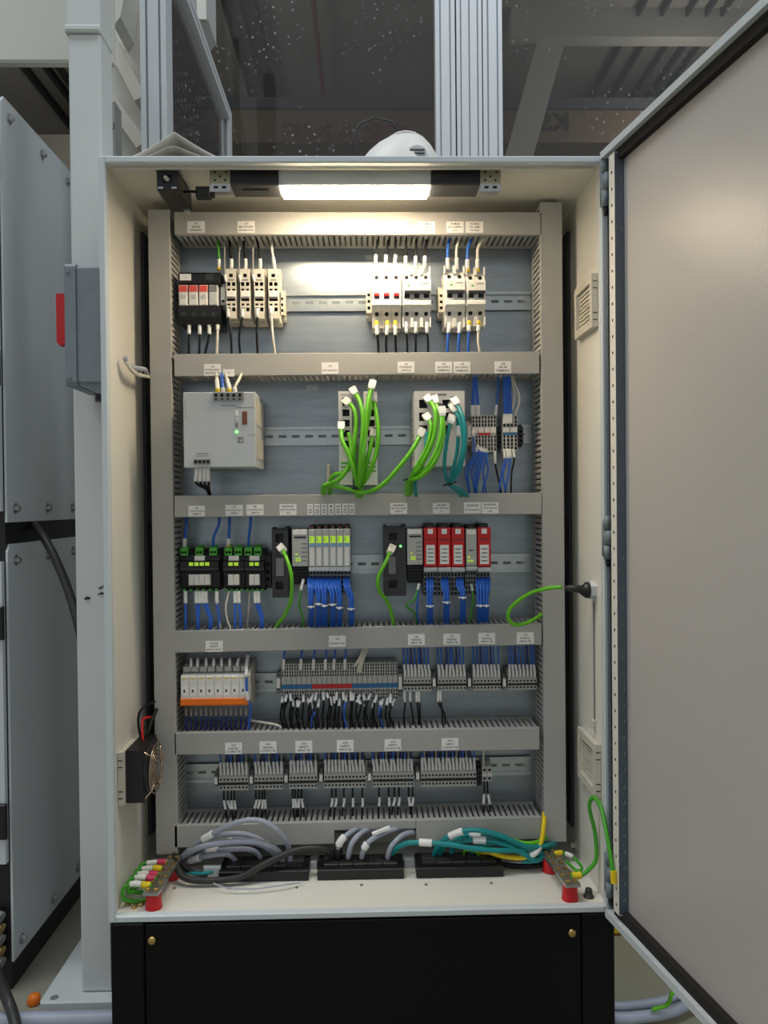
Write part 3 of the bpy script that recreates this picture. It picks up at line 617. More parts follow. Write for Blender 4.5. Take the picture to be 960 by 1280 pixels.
for (x, xt, m, f, wd) in ((272.3, 270, M_WWHT, 1, 'white sleeved wire with yellow ferrule left over the power supply'), (279, 276, M_WBLU, 0, 'blue and grey wire standing above the power supply'), (286.8, 280.5, M_WWHT, 1, 'white sleeved wire with yellow ferrule leaning left over the power supply'), (294, 304, M_WWHT, 0, 'white wire bending right above the power supply')):
    wire([(x, 491, Yp+.006), (x-.3, 484, Yp+.006), ((x+xt)/2, 474, Yp+.02), (xt, 462, .175)], .0026, m, wd, GP, (.004, .026) if f else (0, .008), (0, .007) if f else None)
for i, x in enumerate((246, 251, 256, 260.5)):
    wire([(x, 583, Yp+.012), (x-.4, 592, Yp+.01), (x-.6+i*.3, 604, Yp+.018), (258+i*1.2, 612, .15), (262+i*.6, 622, .17)], .0022, M_WBLK, 'black wire with pale sleeve hanging below the power supply', GP, (.002, .026))
# slim switches
def port(mb_holes, x, z, w_=.0125, h_=.012): mb_holes.append((x-w_/2, x+w_/2, z-h_/2, z+h_/2, .011))
Ys = PL-.085
for (x0, x1, lab) in ((423.5, 440, 'slim white network switch carrying the left green cables'), (455, 471.5, 'slim white network switch carrying the right green cables')):
    a, b, c, d = FR(x0, 489, x1, 606, Ys); t = thing('network_switch', ((a+b)/2, YR, c), lab, 'network switch', 'slim network switches')
    hs = []; xm = (a+b)/2-.0005
    for y in (503, 516, 529, 542, 555): port(hs, xm+.002, Q(x0, y, Ys).z)
    MB().hbox(a, b, Ys, YR, c, d, M_WHITE, hs, M_BLACK).build('housing', t)
    for k in range(3):
        z = Q(x0, 580+5*k, Ys).z; MB().box(a+.003, b-.003, Ys-.0004, Ys, z, z+.003, M_GRN).build('terminal_row', t)
    MB().box(a+.003, b-.003, Ys-.0003, Ys, d-.008, d-.004, M_LGREY).build('print', t)
Yw = PL-.11
a, b, c, d = FR(518.5, 488.7, 581, 582.5, Yw); t = thing('network_switch', ((a+b)/2, YR, c), 'wide white network switch with green and teal cables plugged in', 'network switch')
hs = []
for y in (505, 521, 537):
    for x in (529, 558): p = Q(x, y, Yw); port(hs, p.x, p.z, .014, .015)
MB().hbox(a, b, Yw, YR, c, d, M_WHITE, hs, M_BLACK).build('housing', t)
for i in range(5):
    for x in (536.5, 565.5): p = Q(x, 503+8*i, Yw); MB().box(p.x-.001, p.x+.001, Yw-.0004, Yw, p.z-.001, p.z+.001, M_YEL if i % 2 else M_GRN).build('port_led', t)
p, q, r, s = FR(547, 492, 558, 494.5, Yw); MB().box(p, q, Yw-.0003, Yw, r, s, M_MGREY).build('print', t)
for k in range(8):
    p, q, r, s = FR(520+.5, 520+7*k, 523.5, 522+7*k, Yw); MB().box(a-.0008, a, Yw+.02, Yw+.09, r, s, M_LGREY).build('flank_rib', t)
# patch cables
def patch(pts, m, label, group, plug=True, r=.0039, lab=None):
    P = smooth_path([Q(*p) for p in pts], 7); o = MB().tube(P, r, m, 10).build('patch_cable', None, True); tag(o, label, 'cable', group)
    if plug:
        dv = (P[0]-P[3]).normalized(); u = P[0]; s = dv.cross(Vector((0, 1, 0))); s = s.normalized() if s.length > .1 else Vector((1, 0, 0)); n_ = s.cross(dv)
        mb = MB(); L0, L1, hw, hh = -.010, .008, .0062, .0055; vs_ = []
        for L, k in ((L0, .78), (L0+.005, 1), (L1, 1)):
            for (e, f) in ((-1, -1), (1, -1), (1, 1), (-1, 1)): vs_.append(u+dv*L+s*e*hw*k+n_*f*hh*k)
        fs = [(3, 2, 1, 0), (8, 9, 10, 11)]+[(4*j+i, 4*j+(i+1) % 4, 4*j+4+(i+1) % 4, 4*j+4+i) for j in (0, 1) for i in range(4)]
        mb.add(vs_, fs, M_WHITE); mb.build('plug', o)
        k = MB().tube([u+dv*.006, u+dv*.010, u+dv*.012+Vector((0, .006, 0)), u+dv*.011+Vector((0, .016, 0))], .0048, M_BLACK, 6); k.build('boot', o)
    if lab: MB().tube(cut(P, *lab), r*1.3, M_PAPER, 10).build('cable_label', o, True)
    return o
def c3(L, ys): return [(400+x/4.8, 460+y/4.8, Y) for (x, y), Y in zip(L, ys)]
GG = 'green patch cables of the slim switches'
PC = [
 ([(205, 142), (240, 205), (258, 320), (247, 500), (232, 690), (225, 740), (215, 790)], [.125, .105, .09, .085, .105, .14, .17], 'green patch cable with plug arching highest on the left slim switch'),
 ([(165, 205), (205, 250), (217, 340), (202, 500), (214, 640), (222, 720), (225, 790)], [.125, .108, .1, .095, .11, .13, .17], 'green patch cable from the second port of the left slim switch'),
 ([(312, 104), (285, 230), (272, 380), (255, 550), (236, 715), (240, 790)], [.12, .1, .09, .085, .115, .17], 'green patch cable with the topmost white plug, right slim switch'),
 ([(313, 172), (290, 300), (265, 450), (255, 620), (240, 720), (245, 790)], [.128, .11, .1, .1, .125, .17], 'green patch cable from the upper port of the right slim switch'),
 ([(322, 180), (348, 350), (343, 480), (300, 620), (244, 720), (230, 790)], [.13, .105, .1, .1, .125, .17], 'green patch cable bowing furthest right on the right slim switch'),
 ([(128, 352), (132, 430), (172, 520), (208, 640), (226, 722), (220, 790)], [.125, .105, .095, .095, .12, .17], 'green patch cable at the far left of the left slim switch'),
 ([(320, 395), (302, 480), (272, 600), (246, 705), (250, 790)], [.125, .105, .105, .12, .17], 'green patch cable from the lowest port of the right slim switch'),
 ([(172, 392), (188, 480), (180, 570), (125, 660), (60, 695), (20, 712), (18, 790)], [.125, .11, .1, .1, .12, .135, .17], 'green patch cable sweeping left into the duct below'),
 ([(215, 470), (160, 615), (90, 640), (62, 680), (60, 790)], [.11, .112, .12, .135, .17], 'green patch cable bending round beside the ivory post')]
for pts, ys, lb in PC: patch(c3(pts, ys), M_CGRN, lb, GG, plug=(lb.find('sweeping') < 0 and lb.find('bending') < 0))
patch(c3([(605, 390), (560, 480), (470, 600), (370, 705), (260, 748), (130, 716), (40, 712), (22, 790)], [.105, .09, .085, .095, .11, .12, .135, .17]), M_CGRN, 'long green patch cable crossing from wide switch to the slim switches', 'green patch cables of the wide switch')
GW = 'green patch cables of the wide switch'
for pts, ys, lb in (
 ([(650, 190), (692, 260), (682, 420), (605, 590), (545, 665), (535, 790)], [.1, .075, .065, .075, .11, .17], 'green patch cable from the top port of the wide switch'),
 ([(690, 196), (728, 330), (705, 480), (640, 600), (556, 668), (545, 790)], [.1, .07, .06, .07, .11, .17], 'green patch cable curving second furthest right on the wide switch'),
 ([(645, 300), (668, 350), (640, 480), (565, 620), (530, 700), (525, 790)], [.1, .085, .08, .09, .115, .17], 'green patch cable from the middle port of the wide switch'),
 ([(732, 262), (738, 400), (690, 560), (600, 655), (530, 680), (515, 790)], [.08, .065, .06, .08, .11, .17], 'green patch cable curving furthest right on the wide switch')):
    patch(c3(pts, ys), M_CGRN, lb, GW)
GT = 'teal patch cables of the wide switch'
for pts, ys, lb, pg, la_ in (
 ([(642, 385), (632, 500), (600, 620), (572, 700), (580, 790)], [.1, .09, .095, .11, .17], 'teal patch cable hidden behind the green ones on the wide switch', 0, None),
 ([(812, 205), (858, 300), (872, 450), (835, 620), (785, 698), (850, 735), (900, 780)], [.1, .075, .07, .08, .11, .13, .16], 'teal patch cable bowing furthest right on the wide switch', 1, None),
 ([(786, 310), (762, 430), (746, 600), (778, 700), (850, 740), (890, 790)], [.095, .08, .08, .11, .135, .17], 'teal patch cable furthest left of the right port column', 1, None),
 ([(828, 300), (826, 480), (792, 630), (780, 698), (830, 745), (860, 790)], [.1, .09, .09, .112, .14, .17], 'teal patch cable with a white label between the other teal ones', 0, (.015, .034)),
 ([(800, 240), (846, 330), (858, 470), (815, 630), (782, 700), (840, 750), (850, 790)], [.1, .085, .08, .085, .115, .14, .17], 'inner teal patch cable of the right port column', 1, None)):
    patch(c3(pts, ys), M_CTEAL, lb, GT, pg, .0033, la_)
for (x, y, Y, lb) in ((446, 609.5, .12, 'black cable tie round the green cables of the slim switches'), (513, 598, .11, 'black cable tie round the green cables of the wide switch'), (562.5, 604.5, .112, 'black cable tie round the teal patch cables')):
    p = Q(x, y, Y); mb = MB().tube([(p.x+.011*math.cos(i*math.pi/8), p.y+.009*math.sin(i*math.pi/8), p.z+.003*math.cos(i*math.pi/8)) for i in range(17)], .0016, M_BLACK, 6); mb.box(p.x-.004, p.x+.003, p.y-.012, p.y-.007, p.z-.003, p.z+.003, M_BLACK)
    tag(mb.build('cable_tie', None), lb, 'cable tie', 'black cable ties')
p = Q(410.8, 606, PL-.03); q = Q(410.8, 580, PL-.03)
tag(MB().cyl((p.x, p.y, p.z), (p.x, p.y, q.z-.003), .0036, M_IVORY, 8).cyl((p.x, p.y, q.z-.003), (p.x, p.y, q.z), .0036, M_WHITE, 8, .0025).box(p.x-.004, p.x+.004, p.y-.004, PL, p.z-.006, p.z, M_IVORY).build('cable_post'), 'ivory post standing left of the green patch cables', 'post')
# push-in terminals
def slice_mesh(w_, h_, D, rows, mats, name, cols=1, body=M_TGREY, slope=.25):
    """terminal slice: local x 0..w, z 0..h, y 0 (front)..D; rows = (z0,z1) fractions of the entries"""
    mb = MB(); hs = []
    for (z0, z1) in rows:
        for k in range(cols):
            u = w_*(k+.26)/cols; hs.append((u, w_*(k+.76)/cols, h_*z0, h_*z1, .007))
    g_ = w_*.03
    mb.holed(g_, w_-g_, 0, h_, hs, lambda u, v, n: (u, n, v), body, M_HOLE)
    mb.face([(g_, 0, h_), (w_-g_, 0, h_), (w_-g_, D*.5, h_*(1+slope)), (g_, D*.5, h_*(1+slope))], body); mb.face([(g_, D*.5, h_*(1+slope)), (w_-g_, D*.5, h_*(1+slope)), (w_-g_, D, h_*(1+slope)), (g_, D, h_*(1+slope))], body)
    mb.face([(g_, 0, 0), (g_, D, 0), (w_-g_, D, 0), (w_-g_, 0, 0)], body)
    for x in (g_, w_-g_): mb.face([(x, 0, 0), (x, 0, h_), (x, D*.5, h_*(1+slope)), (x, D, h_*(1+slope)), (x, D, 0)], body)
    for (z0, z1, m) in mats: mb.box(w_*.06, w_*.94, -.0012, .0005, h_*z0, h_*z1, m)
    return mb.mesh(name)
def strip(x0, y0, x1, y1, Y, n, rows, mats, label, group, cols=1, slope=.25, name='terminal_strip'):
    a, b, c, d = FR(x0, y0, x1, y1, Y); t = thing(name, ((a+b)/2, YR, c), label, 'terminal strip', group)
    w_ = (b-a)/n; cache = {}
    for i in range(n):
        mt = mats(i) if callable(mats) else mats
        key = str(mt)
        if key not in cache: cache[key] = slice_mesh(w_, d-c, YR-Y, rows, mt, 'terminal', cols, slope=slope)
        place(cache[key], 'terminal', t, (a+w_*i, Y, c))
    zq = Q((x0+x1)/2, (y0+y1)/2, Y).z
    return t
Yq = PL-.050
PUSH = [(.04, .13), (.15, .24), (.26, .35), (.37, .44), (.68, .76), (.78, .86), (.89, .97)]
strip(590, 518.5, 620.5, 565, Yq, 4, PUSH, lambda i: [(.52, .66, M_WHITE)] + ([(.45, .51, M_RED)] if i in (1, 2) else []), 'push-in terminal strip with red markers, right of teal cables', 'push-in terminals', 2, 0)
strip(628, 519, 647, 564, Yq, 2, PUSH, lambda i: [(.53, .66, M_WHITE), (.45, .51, M_BLUEP)], 'narrow push-in terminal strip with a blue marker row', 'push-in terminals', 2, 0)
end_clamp(584, 526, 589.5, 556, Yq+.004, 'white end clamp left of the red marked terminals', M_IVORY, M_PAPER); end_clamp(621, 532, 627.5, 560, PL-.03, 'dark end clamp between the push-in terminal strips', M_DARK); end_clamp(647.5, 530, 654, 558, PL-.03, 'dark end clamp right of the push-in terminal strips', M_DARK)
def c4(L, ys): return [(560+x/6.857, 460+y/6.857, Y) for (x, y), Y in zip(L, ys)]
GQ = 'wires of the push-in terminals'
for xs, xt in ((205, 222), (222, 228), (250, 236), (262, 242)): wire(c4([(xs, 415), (xs, 325), ((xs+xt)/2, 200), (xt, 20)], [Yq, Yq, .185, .19]), .0018, M_WBLU, 'blue wire entering the red marked terminals from above', GQ, (0, .02))
wire(c4([(408, 405), (415, 320), (428, 180), (432, 20)], [Yq, Yq, .185, .19]), .0018, M_WBLU, 'single blue wire entering the red marked terminals at right', GQ, (0, .019))
for xs, xt in ((483, 475), (497, 488), (512, 500), (528, 515), (540, 530)): wire(c4([(xs, 478), (xs, 395), ((xs+xt)/2, 200), (xt, 20)], [Yq-.002, Yq, .185, .19]), .0018, M_WBLU, 'blue wire entering the blue marked terminals from above', GQ, (0, .018))
wire(c4([(575, 400), (610, 300), (605, 220), (570, 120), (555, 20)], [Yq, .172, .172, .185, .19]), .0019, M_WWHT, 'white wire bowing right above the blue marked terminals', GQ)
wire(c4([(555, 350), (572, 220), (548, 100), (545, 20)], [Yq, .178, .185, .19]), .0018, M_WWHT, 'white wire running straight above the blue marked terminals', GQ)
for i, (xs, ys_, xm, xe) in enumerate(((215, 540, 150, 175), (240, 690, 175, 180), (255, 660, 205, 225), (270, 680, 235, 235), (285, 690, 255, 230), (300, 690, 275, 245), (320, 700, 345, 300), (330, 700, 300, 320))):
    wire(c4([(xs, ys_), (xs+3, 745), (xm, 880), (xe, 1030), (xe+8, 1110)], [Yq-.002, Yq-.014, Yq-.016, .165, .18]), .0018, M_WBLU, 'blue wire bunched below the red marked terminals', GQ, (.0, .012))
wire(c4([(403, 720), (406, 830), (430, 940), (450, 1040), (455, 1110)], [Yq, Yq-.003, .17, .17, .18]), .0018, M_WBLK, 'black wire dropping below the red marked terminals', GQ, (0, .022))
for xs, xm, xe in ((482, 460, 440), (508, 470, 490), (530, 520, 495)): wire(c4([(xs, 695), (xs+3, 785), (xm, 900), (xe, 1035), (xe+5, 1110)], [Yq, Yq-.005, Yq-.008, .165, .18]), .0018, M_WBLU, 'blue wire with white sleeve below the blue marked terminals', GQ, (0, .018))
wire(c4([(558, 695), (568, 780), (545, 900), (540, 1035), (540, 1110)], [Yq, Yq-.005, Yq-.006, .165, .18]), .0017, M_WBLK, 'black wire with white sleeve below the blue marked terminals', GQ, (0, .017))
# ------------------------------------------------------------------ row 3: load monitors, bus couplers, I/O
def c7(x, y): return 200+x/3.692, 620+y/3.692
Ym = PL-.060
def monitor(x0, x1, n, tops, label):
    X0, Yy0 = c7(x0, 232); X1, Yy1 = c7(x1, 440); a, b, c, d = FR(X0, Yy0, X1, Yy1, Ym)
    t = thing('load_monitor', ((a+b)/2, YR, c), label, 'electronic fuse', 'black load monitoring units')
    zz = lambda y: Q((X0+X1)/2, c7(0, y)[1], Ym).z
    mb = MB(); mb.prof([(YR, zz(440)), (Ym+.022, zz(440)), (Ym+.012, zz(425)), (Ym+.010, zz(352)), (Ym, zz(346)), (Ym, zz(302)), (Ym+.010, zz(298)), (Ym+.012, zz(276)), (Ym+.022, zz(246)), (YR, zz(246))], a, b, M_BLACK)
    mb.box(a, b, Ym-.0012, Ym, zz(342), zz(333), M_DARK); mb.build('housing', t)
    for x in tops:
        X, Y_ = c7(x, 255); p = Q(X, Y_, Ym+.01); w_ = .0065
        MB().hbox(p.x-w_, p.x+w_, Ym+.006, Ym+.026, zz(276), zz(240), M_GRN, [(p.x-w_*.75, p.x-w_*.1, zz(266), zz(256), .008), (p.x+w_*.1, p.x+w_*.75, zz(266), zz(256), .008)], M_HOLE).prof([(Ym+.01, zz(240)), (Ym+.026, zz(240)), (Ym+.026, zz(228))], p.x-w_*.8, p.x+w_*.8, M_GRN).build('green_connector', t)
    xm = (a+b)/2; sw_ = (b-a)*(.56 if n == 4 else .55)/n
    for i in range(n):
        x = xm+(i-(n-1)/2)*sw_
        MB().cbox(x-sw_*.38, x+sw_*.38, Ym-.0015, Ym, zz(322), zz(306), M_YG, .0006).build('push_button', t)
        MB().cbox(x-sw_*.47, x+sw_*.47, Ym-.002, Ym+.013, zz(411), zz(362), M_WHITE, .001).build('relay', t)
    MB().box(xm-.009, xm+.009, Ym+.004, Ym+.013, zz(299), zz(277), M_PAPER).build('marker', t)
    for i in range(n+2):
        x = a+(b-a)*(i+.5)/(n+2); MB().cbox(x-.0018, x+.0018, Ym+.004, Ym+.013, zz(441), zz(430), M_GRN, .0005).build('lower_connector', t)
monitor(92, 270, 4, (113, 183, 247), 'wide black load monitoring unit with four white relays')
monitor(292, 386, 2, (317, 362), 'black load monitoring unit with two white relays, left of its twin')
monitor(390, 480, 2, (408, 452), 'black load monitoring unit with two white relays beside dark clamp')
end_clamp(331.5, 690, 338.5, 736, PL-.04, 'dark end clamp right of the load monitoring units', M_DARK)
def d7(L, ys): return [c7(x, y)+(Y,) for (x, y), Y in zip(L, ys)]
GM = 'wires of the load monitoring units'
for (x, xt, f, wd) in ((113, 122, None, 'blue wire entering the wide load monitoring unit at its left'), (246, 272, None, 'blue wire leaning into the wide load monitoring unit at its right'), (316, 321, (0, .008), 'blue wire with yellow ferrule entering the middle load monitoring unit'), (408, 418, None, 'blue wire entering the right load monitoring unit')):
    wire(d7([(x, 246), (x+2, 190), (xt, 130), (xt+2, 60)], [Ym+.02, Ym+.012, .18, .19]), .0026, M_WBLU, wd, GM, (.002 if not f else .008, .022) if x != 246 and x != 408 else None, f)
for (x, xe) in ((117, 118), (167, 172), (182, 178), (198, 228), (212, 236), (262, 272), (346, 347), (363, 372), (440, 465), (455, 474)):
    wire(d7([(x, 440), (x+1, 490), (xe, 560), (xe, 600), (xe, 660)], [Ym+.006, Ym+.002, .165, .165, .18]), .0024, M_WBLU, 'blue wire with white sleeve below a load monitoring unit', GM, (.0, .022))
wire(d7([(318, 440), (304, 510), (310, 570), (325, 610), (328, 660)], [Ym+.006, .165, .165, .165, .18]), .0017, M_WWHT, 'thin white wire hanging below the middle load monitoring unit', GM)
wire(d7([(412, 440), (410, 510), (403, 600), (402, 660)], [Ym+.006, .165, .165, .18]), .0017, M_WGRY, 'thin grey wire hanging below the right load monitoring unit', GM)
wire(d7([(262, 490), (270, 560), (278, 605), (280, 660)], [.17, .165, .165, .18]), .0015, M_WWHT, 'thin white wire hanging below the wide load monitoring unit', GM)
Yc = PL-.072
def coupler(x0, y0, x1, y1, ports, plate, label):
    a, b, c, d = FR(x0, y0, x1, y1, Yc); t = thing('bus_coupler', ((a+b)/2, YR, c), label, 'bus coupler', 'black bus couplers')
    hs = []
    for (u, v, u1, v1) in ports: p, q, r, s = FR(u, v, u1, v1, Yc); hs.append((p, q, r, s, .012))
    MB().hbox(a, b, Yc, YR, c, d, M_DARK, hs, M_BLACK).build('housing', t)
    p, q, r, s = FR(*plate, Yc); MB().cbox(p, q, Yc-.0006, Yc, r, s, M_MGREY, .0003).build('name_plate', t)
    MB().box(a, a+.004, Yc+.004, YR-.02, d, d+.004, M_BLACK).box(b-.006, b, Yc+.004, YR-.02, d, d+.005, M_BLACK).build('latch', t)
    return t
coupler(340, 662, 360.5, 747, [(344.5, 667, 354, 678), (344.8, 727, 354.2, 736.5)], (345, 697.5, 354.5, 720), 'black bus coupler with green cable, left of the grey input modules')
t = coupler(480, 659, 507.5, 745, [(486, 666, 496, 675.5), (485.8, 725.5, 496, 734.5)], (486, 696, 494.5, 717.5), 'black bus coupler with green cable, left of the red modules')
p = Q(500.7, 682.7, Yc); MB().cyl((p.x, Yc, p.z), (p.x, Yc-.0015, p.z), .0022, M_LED, 10).build('status_led', t)
patch([c7(562, 243)+(Yc-.018,), c7(585, 290)+(Yc-.045,), c7(606, 370)+(Yc-.055,), c7(604, 480)+(Yc-.045,), c7(572, 555)+(Yc-.01,), c7(540, 600)+(.165,), c7(532, 660)+(.18,)], M_CGRN, 'green cable hanging from the left black bus coupler', 'green cables of the bus couplers', r=.0033)
patch([(440+x/3, 620+y/3, Y) for x, y, Y in ((147, 200, Yc-.018), (128, 245, Yc-.04), (98, 310, Yc-.045), (105, 360, Yc-.04), (135, 400, Yc-.02), (155, 475, .165), (157, 520, .18))], M_CGRN, 'green cable hanging from the right black bus coupler', 'green cables of the bus couplers', r=.0033)
def head_module(x0, y0, x1, y1, label):
    a, b, c, d = FR(x0, y0, x1, y1, Yc-.004); Y = Yc-.004; h = d-c; w_ = b-a
    t = thing('interface_module', ((a+b)/2, YR, c), label, 'interface module', 'interface modules')
    MB().cbox(a, b, Y, YR, c, d, M_TGREY, .001).build('housing', t)
    MB().box(a+.002, b-.002, Y-.0006, Y, d-.14*h, d-.02*h, M_PAPER).build('marker', t)
    MB().box(a+.004, b-.003, Y-.0004, Y, d-.24*h, d-.19*h, M_DARK).build('print', t)
    for i in range(5): MB().box(a+.58*w_, b-.002, Y-.0004, Y, d-(.40+.115*i)*h, d-(.37+.115*i)*h, M_MGREY).build('print', t)
    for (u, v) in ((.22, .13), (.40, .13), (.22, .19), (.40, .19), (.22, .30)): MB().box(a+u*w_, a+(u+.13)*w_, Y-.0006, Y, c+v*h, c+(v+.045)*h, M_YG).build('led', t)
    z2 = c-.034
    mb = MB().box(a+.002, b, Y+.02, YR, z2, c, M_DARK)
    for i in range(6): mb.box(a, b, Y+.014, Y+.021, z2+.0055*i, z2+.0055*i+.003, M_BLACK)
    mb.build('vent_foot', t)
head_module(365, 661.7, 385, 708, 'grey interface module with green lamps left of the green topped modules'); head_module(509, 660.8, 528.3, 706, 'grey interface module with green lamps left of the red modules')
Yi = Yc-.006
def io_module(x0, y0, x1, y1, label, kind, group, lower=True):
    a, b, c, d = FR(x0, y0, x1, y1, Yi); h = d-c; w_ = b-a
    t = thing('io_module', ((a+b)/2, YR, c), label, 'io module', group)
    bm = M_RED if kind == 'red' else M_TGREY if kind == 'grey' else M_LGREY
    MB().cbox(a+.0002, b-.0002, Yi, YR, c, d, bm, .0012).build('housing', t)
    mb = MB(); mb.box(a+.15*w_, b-.15*w_, Yi+.010, YR-.012, d, d+.007, M_BLACK); mb.box(a+.3*w_, b-.3*w_, Yi+.006, Yi+.010, d, d+.005, M_PROC if kind == 'green' else M_DARK); mb.build('release_tab', t)
    if kind == 'green':
        MB().box(a+.12*w_, b-.12*w_, Yi-.0005, Yi, d-.16*h, d-.03*h, M_TGREY).build('marker', t)
        MB().box(a+.12*w_, b-.12*w_, Yi-.0006, Yi, d-.37*h, d-.19*h, M_YG).build('led_field', t); MB().box(a+.12*w_, b-.12*w_, Yi-.0006, Yi, d-.46*h, d-.385*h, mat('pale_blue', (120, 175, 215), .5)).build('blue_band', t)
        MB().box(a+.2*w_, b-.2*w_, Yi-.0005, Yi, c+.02*h, d-.5*h, M_WHITE).build('write_strip', t)
        for i in range(2): MB().box(a+.15*w_, b-.6*w_, Yi-.0008, Yi-.0005, d-(.25+.06*i)*h, d-(.225+.06*i)*h, M_GRN).build('led', t)
    elif kind == 'red':
        MB().cbox(a+.3*w_, b-.3*w_, Yi-.001, Yi, d-.16*h, d-.03*h, M_PAPER, .0004).build('marker', t)
        o = MB().box(a+.17*w_, b-.17*w_, Yi-.0005, Yi, c+.07*h, c+.56*h, M_PAPER).build('write_strip', t)
        for i in range(4): MB().box(a+.28*w_, b-.28*w_, Yi-.0007, Yi-.0005, c+(.14+.1*i)*h, c+(.17+.1*i)*h, M_MGREY).build('print', o)
        MB().box(a+.1*w_, b-.1*w_, Yi-.0004, Yi, d-.31*h, d-.29*h, M_DARK).build('seam', t)
    else:
        MB().box(a+.1*w_, b-.1*w_, Yi-.0005, Yi, d-.15*h, d-.03*h, M_PAPER).build('marker', t)
        for u, v in ((.15, .1), (.45, .1), (.15, .2)): MB().box(a+u*w_, a+(u+.2)*w_, Yi-.0006, Yi, c+v*h, c+(v+.06)*h, M_YG).build('led', t)
        MB().box(a+.3*w_, b-.3*w_, Yi-.0004, Yi, c+.4*h, c+.43*h, M_DARK).build('print', t)
    # plug-in connector below
    n = 2 if kind == 'green' else 4; z2 = c-.052 if kind == 'green' else c-.055
    mb = MB().cbox(a, b, Yi-.003, YR-.01, c-.0088, c-.0012, M_LGREY, .001)
    hs = []
    for r in range(5):
        for k in range(n): hs.append((a+w_*(k+.22)/n, a+w_*(k+.78)/n, z2+.003+.0085*r, z2+.008+.0085*r, .006))
    mb.hbox(a, b, Yi+.016, YR-.01, z2, c-.0088, M_MGREY, hs, M_HOLE); mb.build('wire_plug', t)
    return t
ords = ('first', 'second', 'third', 'fourth', 'fifth', 'sixth', 'seventh', 'eighth')
for i in range(6):
    x0 = 385.6+8.75*i; io_module(x0, 661.5-.15*i, x0+8.65, 708, 'pale slim module with green lamp field, %s from the grey interface module' % ords[i], 'green', 'green topped input output modules')
for i, (x0, x1) in enumerate(((530, 546.2), (547.2, 563.7), (564.5, 580.8))): io_module(x0, 659.6, x1, 708.5, 'red safety module, %s from the grey interface module' % ords[i], 'red', 'red safety modules')
io_module(582.5, 661, 596, 707, 'grey power module between two red safety modules', 'grey', 'red safety modules'); io_module(597, 659.3, 613.8, 708.5, 'rightmost red safety module standing alone beside the grey power module', 'red', 'red safety modules')
for k in range(4): pass
# blue wire bundles
def bundle(cx, xb, y0, y1, ytie, label, group, n=4, spread=4.5, Yh=Yi-.012):
    for i in range(n):
        o = (i-(n-1)/2)*spread/n
        wire([(cx+o*1.3, y0, Yi+.016), (cx+o*1.4, y0+10, Yh-.004+.003*(i % 2)), (xb+o, (y0+ytie)/2+6, Yh-.012+.004*(i % 2)), (xb+o*.8, ytie, Yh-.012+.004*(i % 2)), (xb+o+.5, y1-14, Yh+.004), (xb+o, y1, .168), (xb+o, y1+16, .185)], .0019, M_WBLU, label, group, None, k=4, n=6)
    p = Q(xb, ytie, Yh-.010); R1 = (spread/2+1.2)*.00138
    mb = MB().tube([(p.x+R1*math.cos(i*math.pi/6), p.y+.0065*math.sin(i*math.pi/6), p.z) for i in range(13)], .0012, M_WHITE, 5); mb.box(p.x-.002, p.x+.002, p.y-.0085, p.y-.005, p.z-.002, p.z+.002, M_WHITE)
    tag(mb.build('cable_tie'), 'white cable tie round ' + label.split(' of the ')[1], 'cable tie', 'white cable ties on the blue bundles')
for i, (x, xb, yt) in enumerate(((696, 697, 510), (728, 732, 497), (757, 759, 505), (788, 797, 500), (820, 828, 515), (862, 882, 520))):
    bundle(200+x/3.692, 200+xb/3.692, 722, 776+.6*i, 620+yt/3.692, 'blue wire of the %s blue bundle under the green topped modules' % ords[i], 'blue wires under the green topped modules', 4, 6.2)
for i, (x, xb, yt) in enumerate(((292, 292, 412), (348, 354, 398), (405, 415, 380), (478, 480, 410), (505, 502, 410))):
    bundle(440+x/3, 440+xb/3, 722, 768, 620+yt/3, 'blue wire of the %s blue bundle under the red modules' % ords[i], 'blue wires under the red modules', 4, 7)
GI = 'odd wires of the module rows'
wire([c7(662, 385)+(Yi+.01,), c7(650, 440)+(Yi,), c7(643, 500)+(Yi,), c7(660, 570)+(.16,), c7(668, 640)+(.18,)], .0019, M_EARTH, 'thin green wire left of the blue bundles under green topped modules', GI, (0, .022))
wire([(440+x/3, 620+y/3, Y) for x, y, Y in ((252, 330, Yi+.01), (235, 385, Yi), (202, 410, Yi+.005), (235, 440, .165), (245, 480, .18))], .0019, M_EARTH, 'thin green wire left of the blue bundles under red modules', GI, (0, .012))
wire([(440+x/3, 620+y/3, Y) for x, y, Y in ((447, 330, Yi+.01), (455, 385, Yi), (445, 440, .165), (440, 490, .18))], .0019, M_EARTH, 'thin green wire between the blue bundles under the red modules', GI, (0, .014))
wire([(440+x/3, 620+y/3, Y) for x, y, Y in ((252, 340, Yi+.008), (245, 400, Yi), (245, 450, .165), (255, 490, .18))], .0018, M_WBLU, 'single blue wire left of the bundles under red modules', GI)
end_clamp(360.8, 690, 364.8, 716, PL-.035, 'dark end clamp beside the left bus coupler', M_DARK)
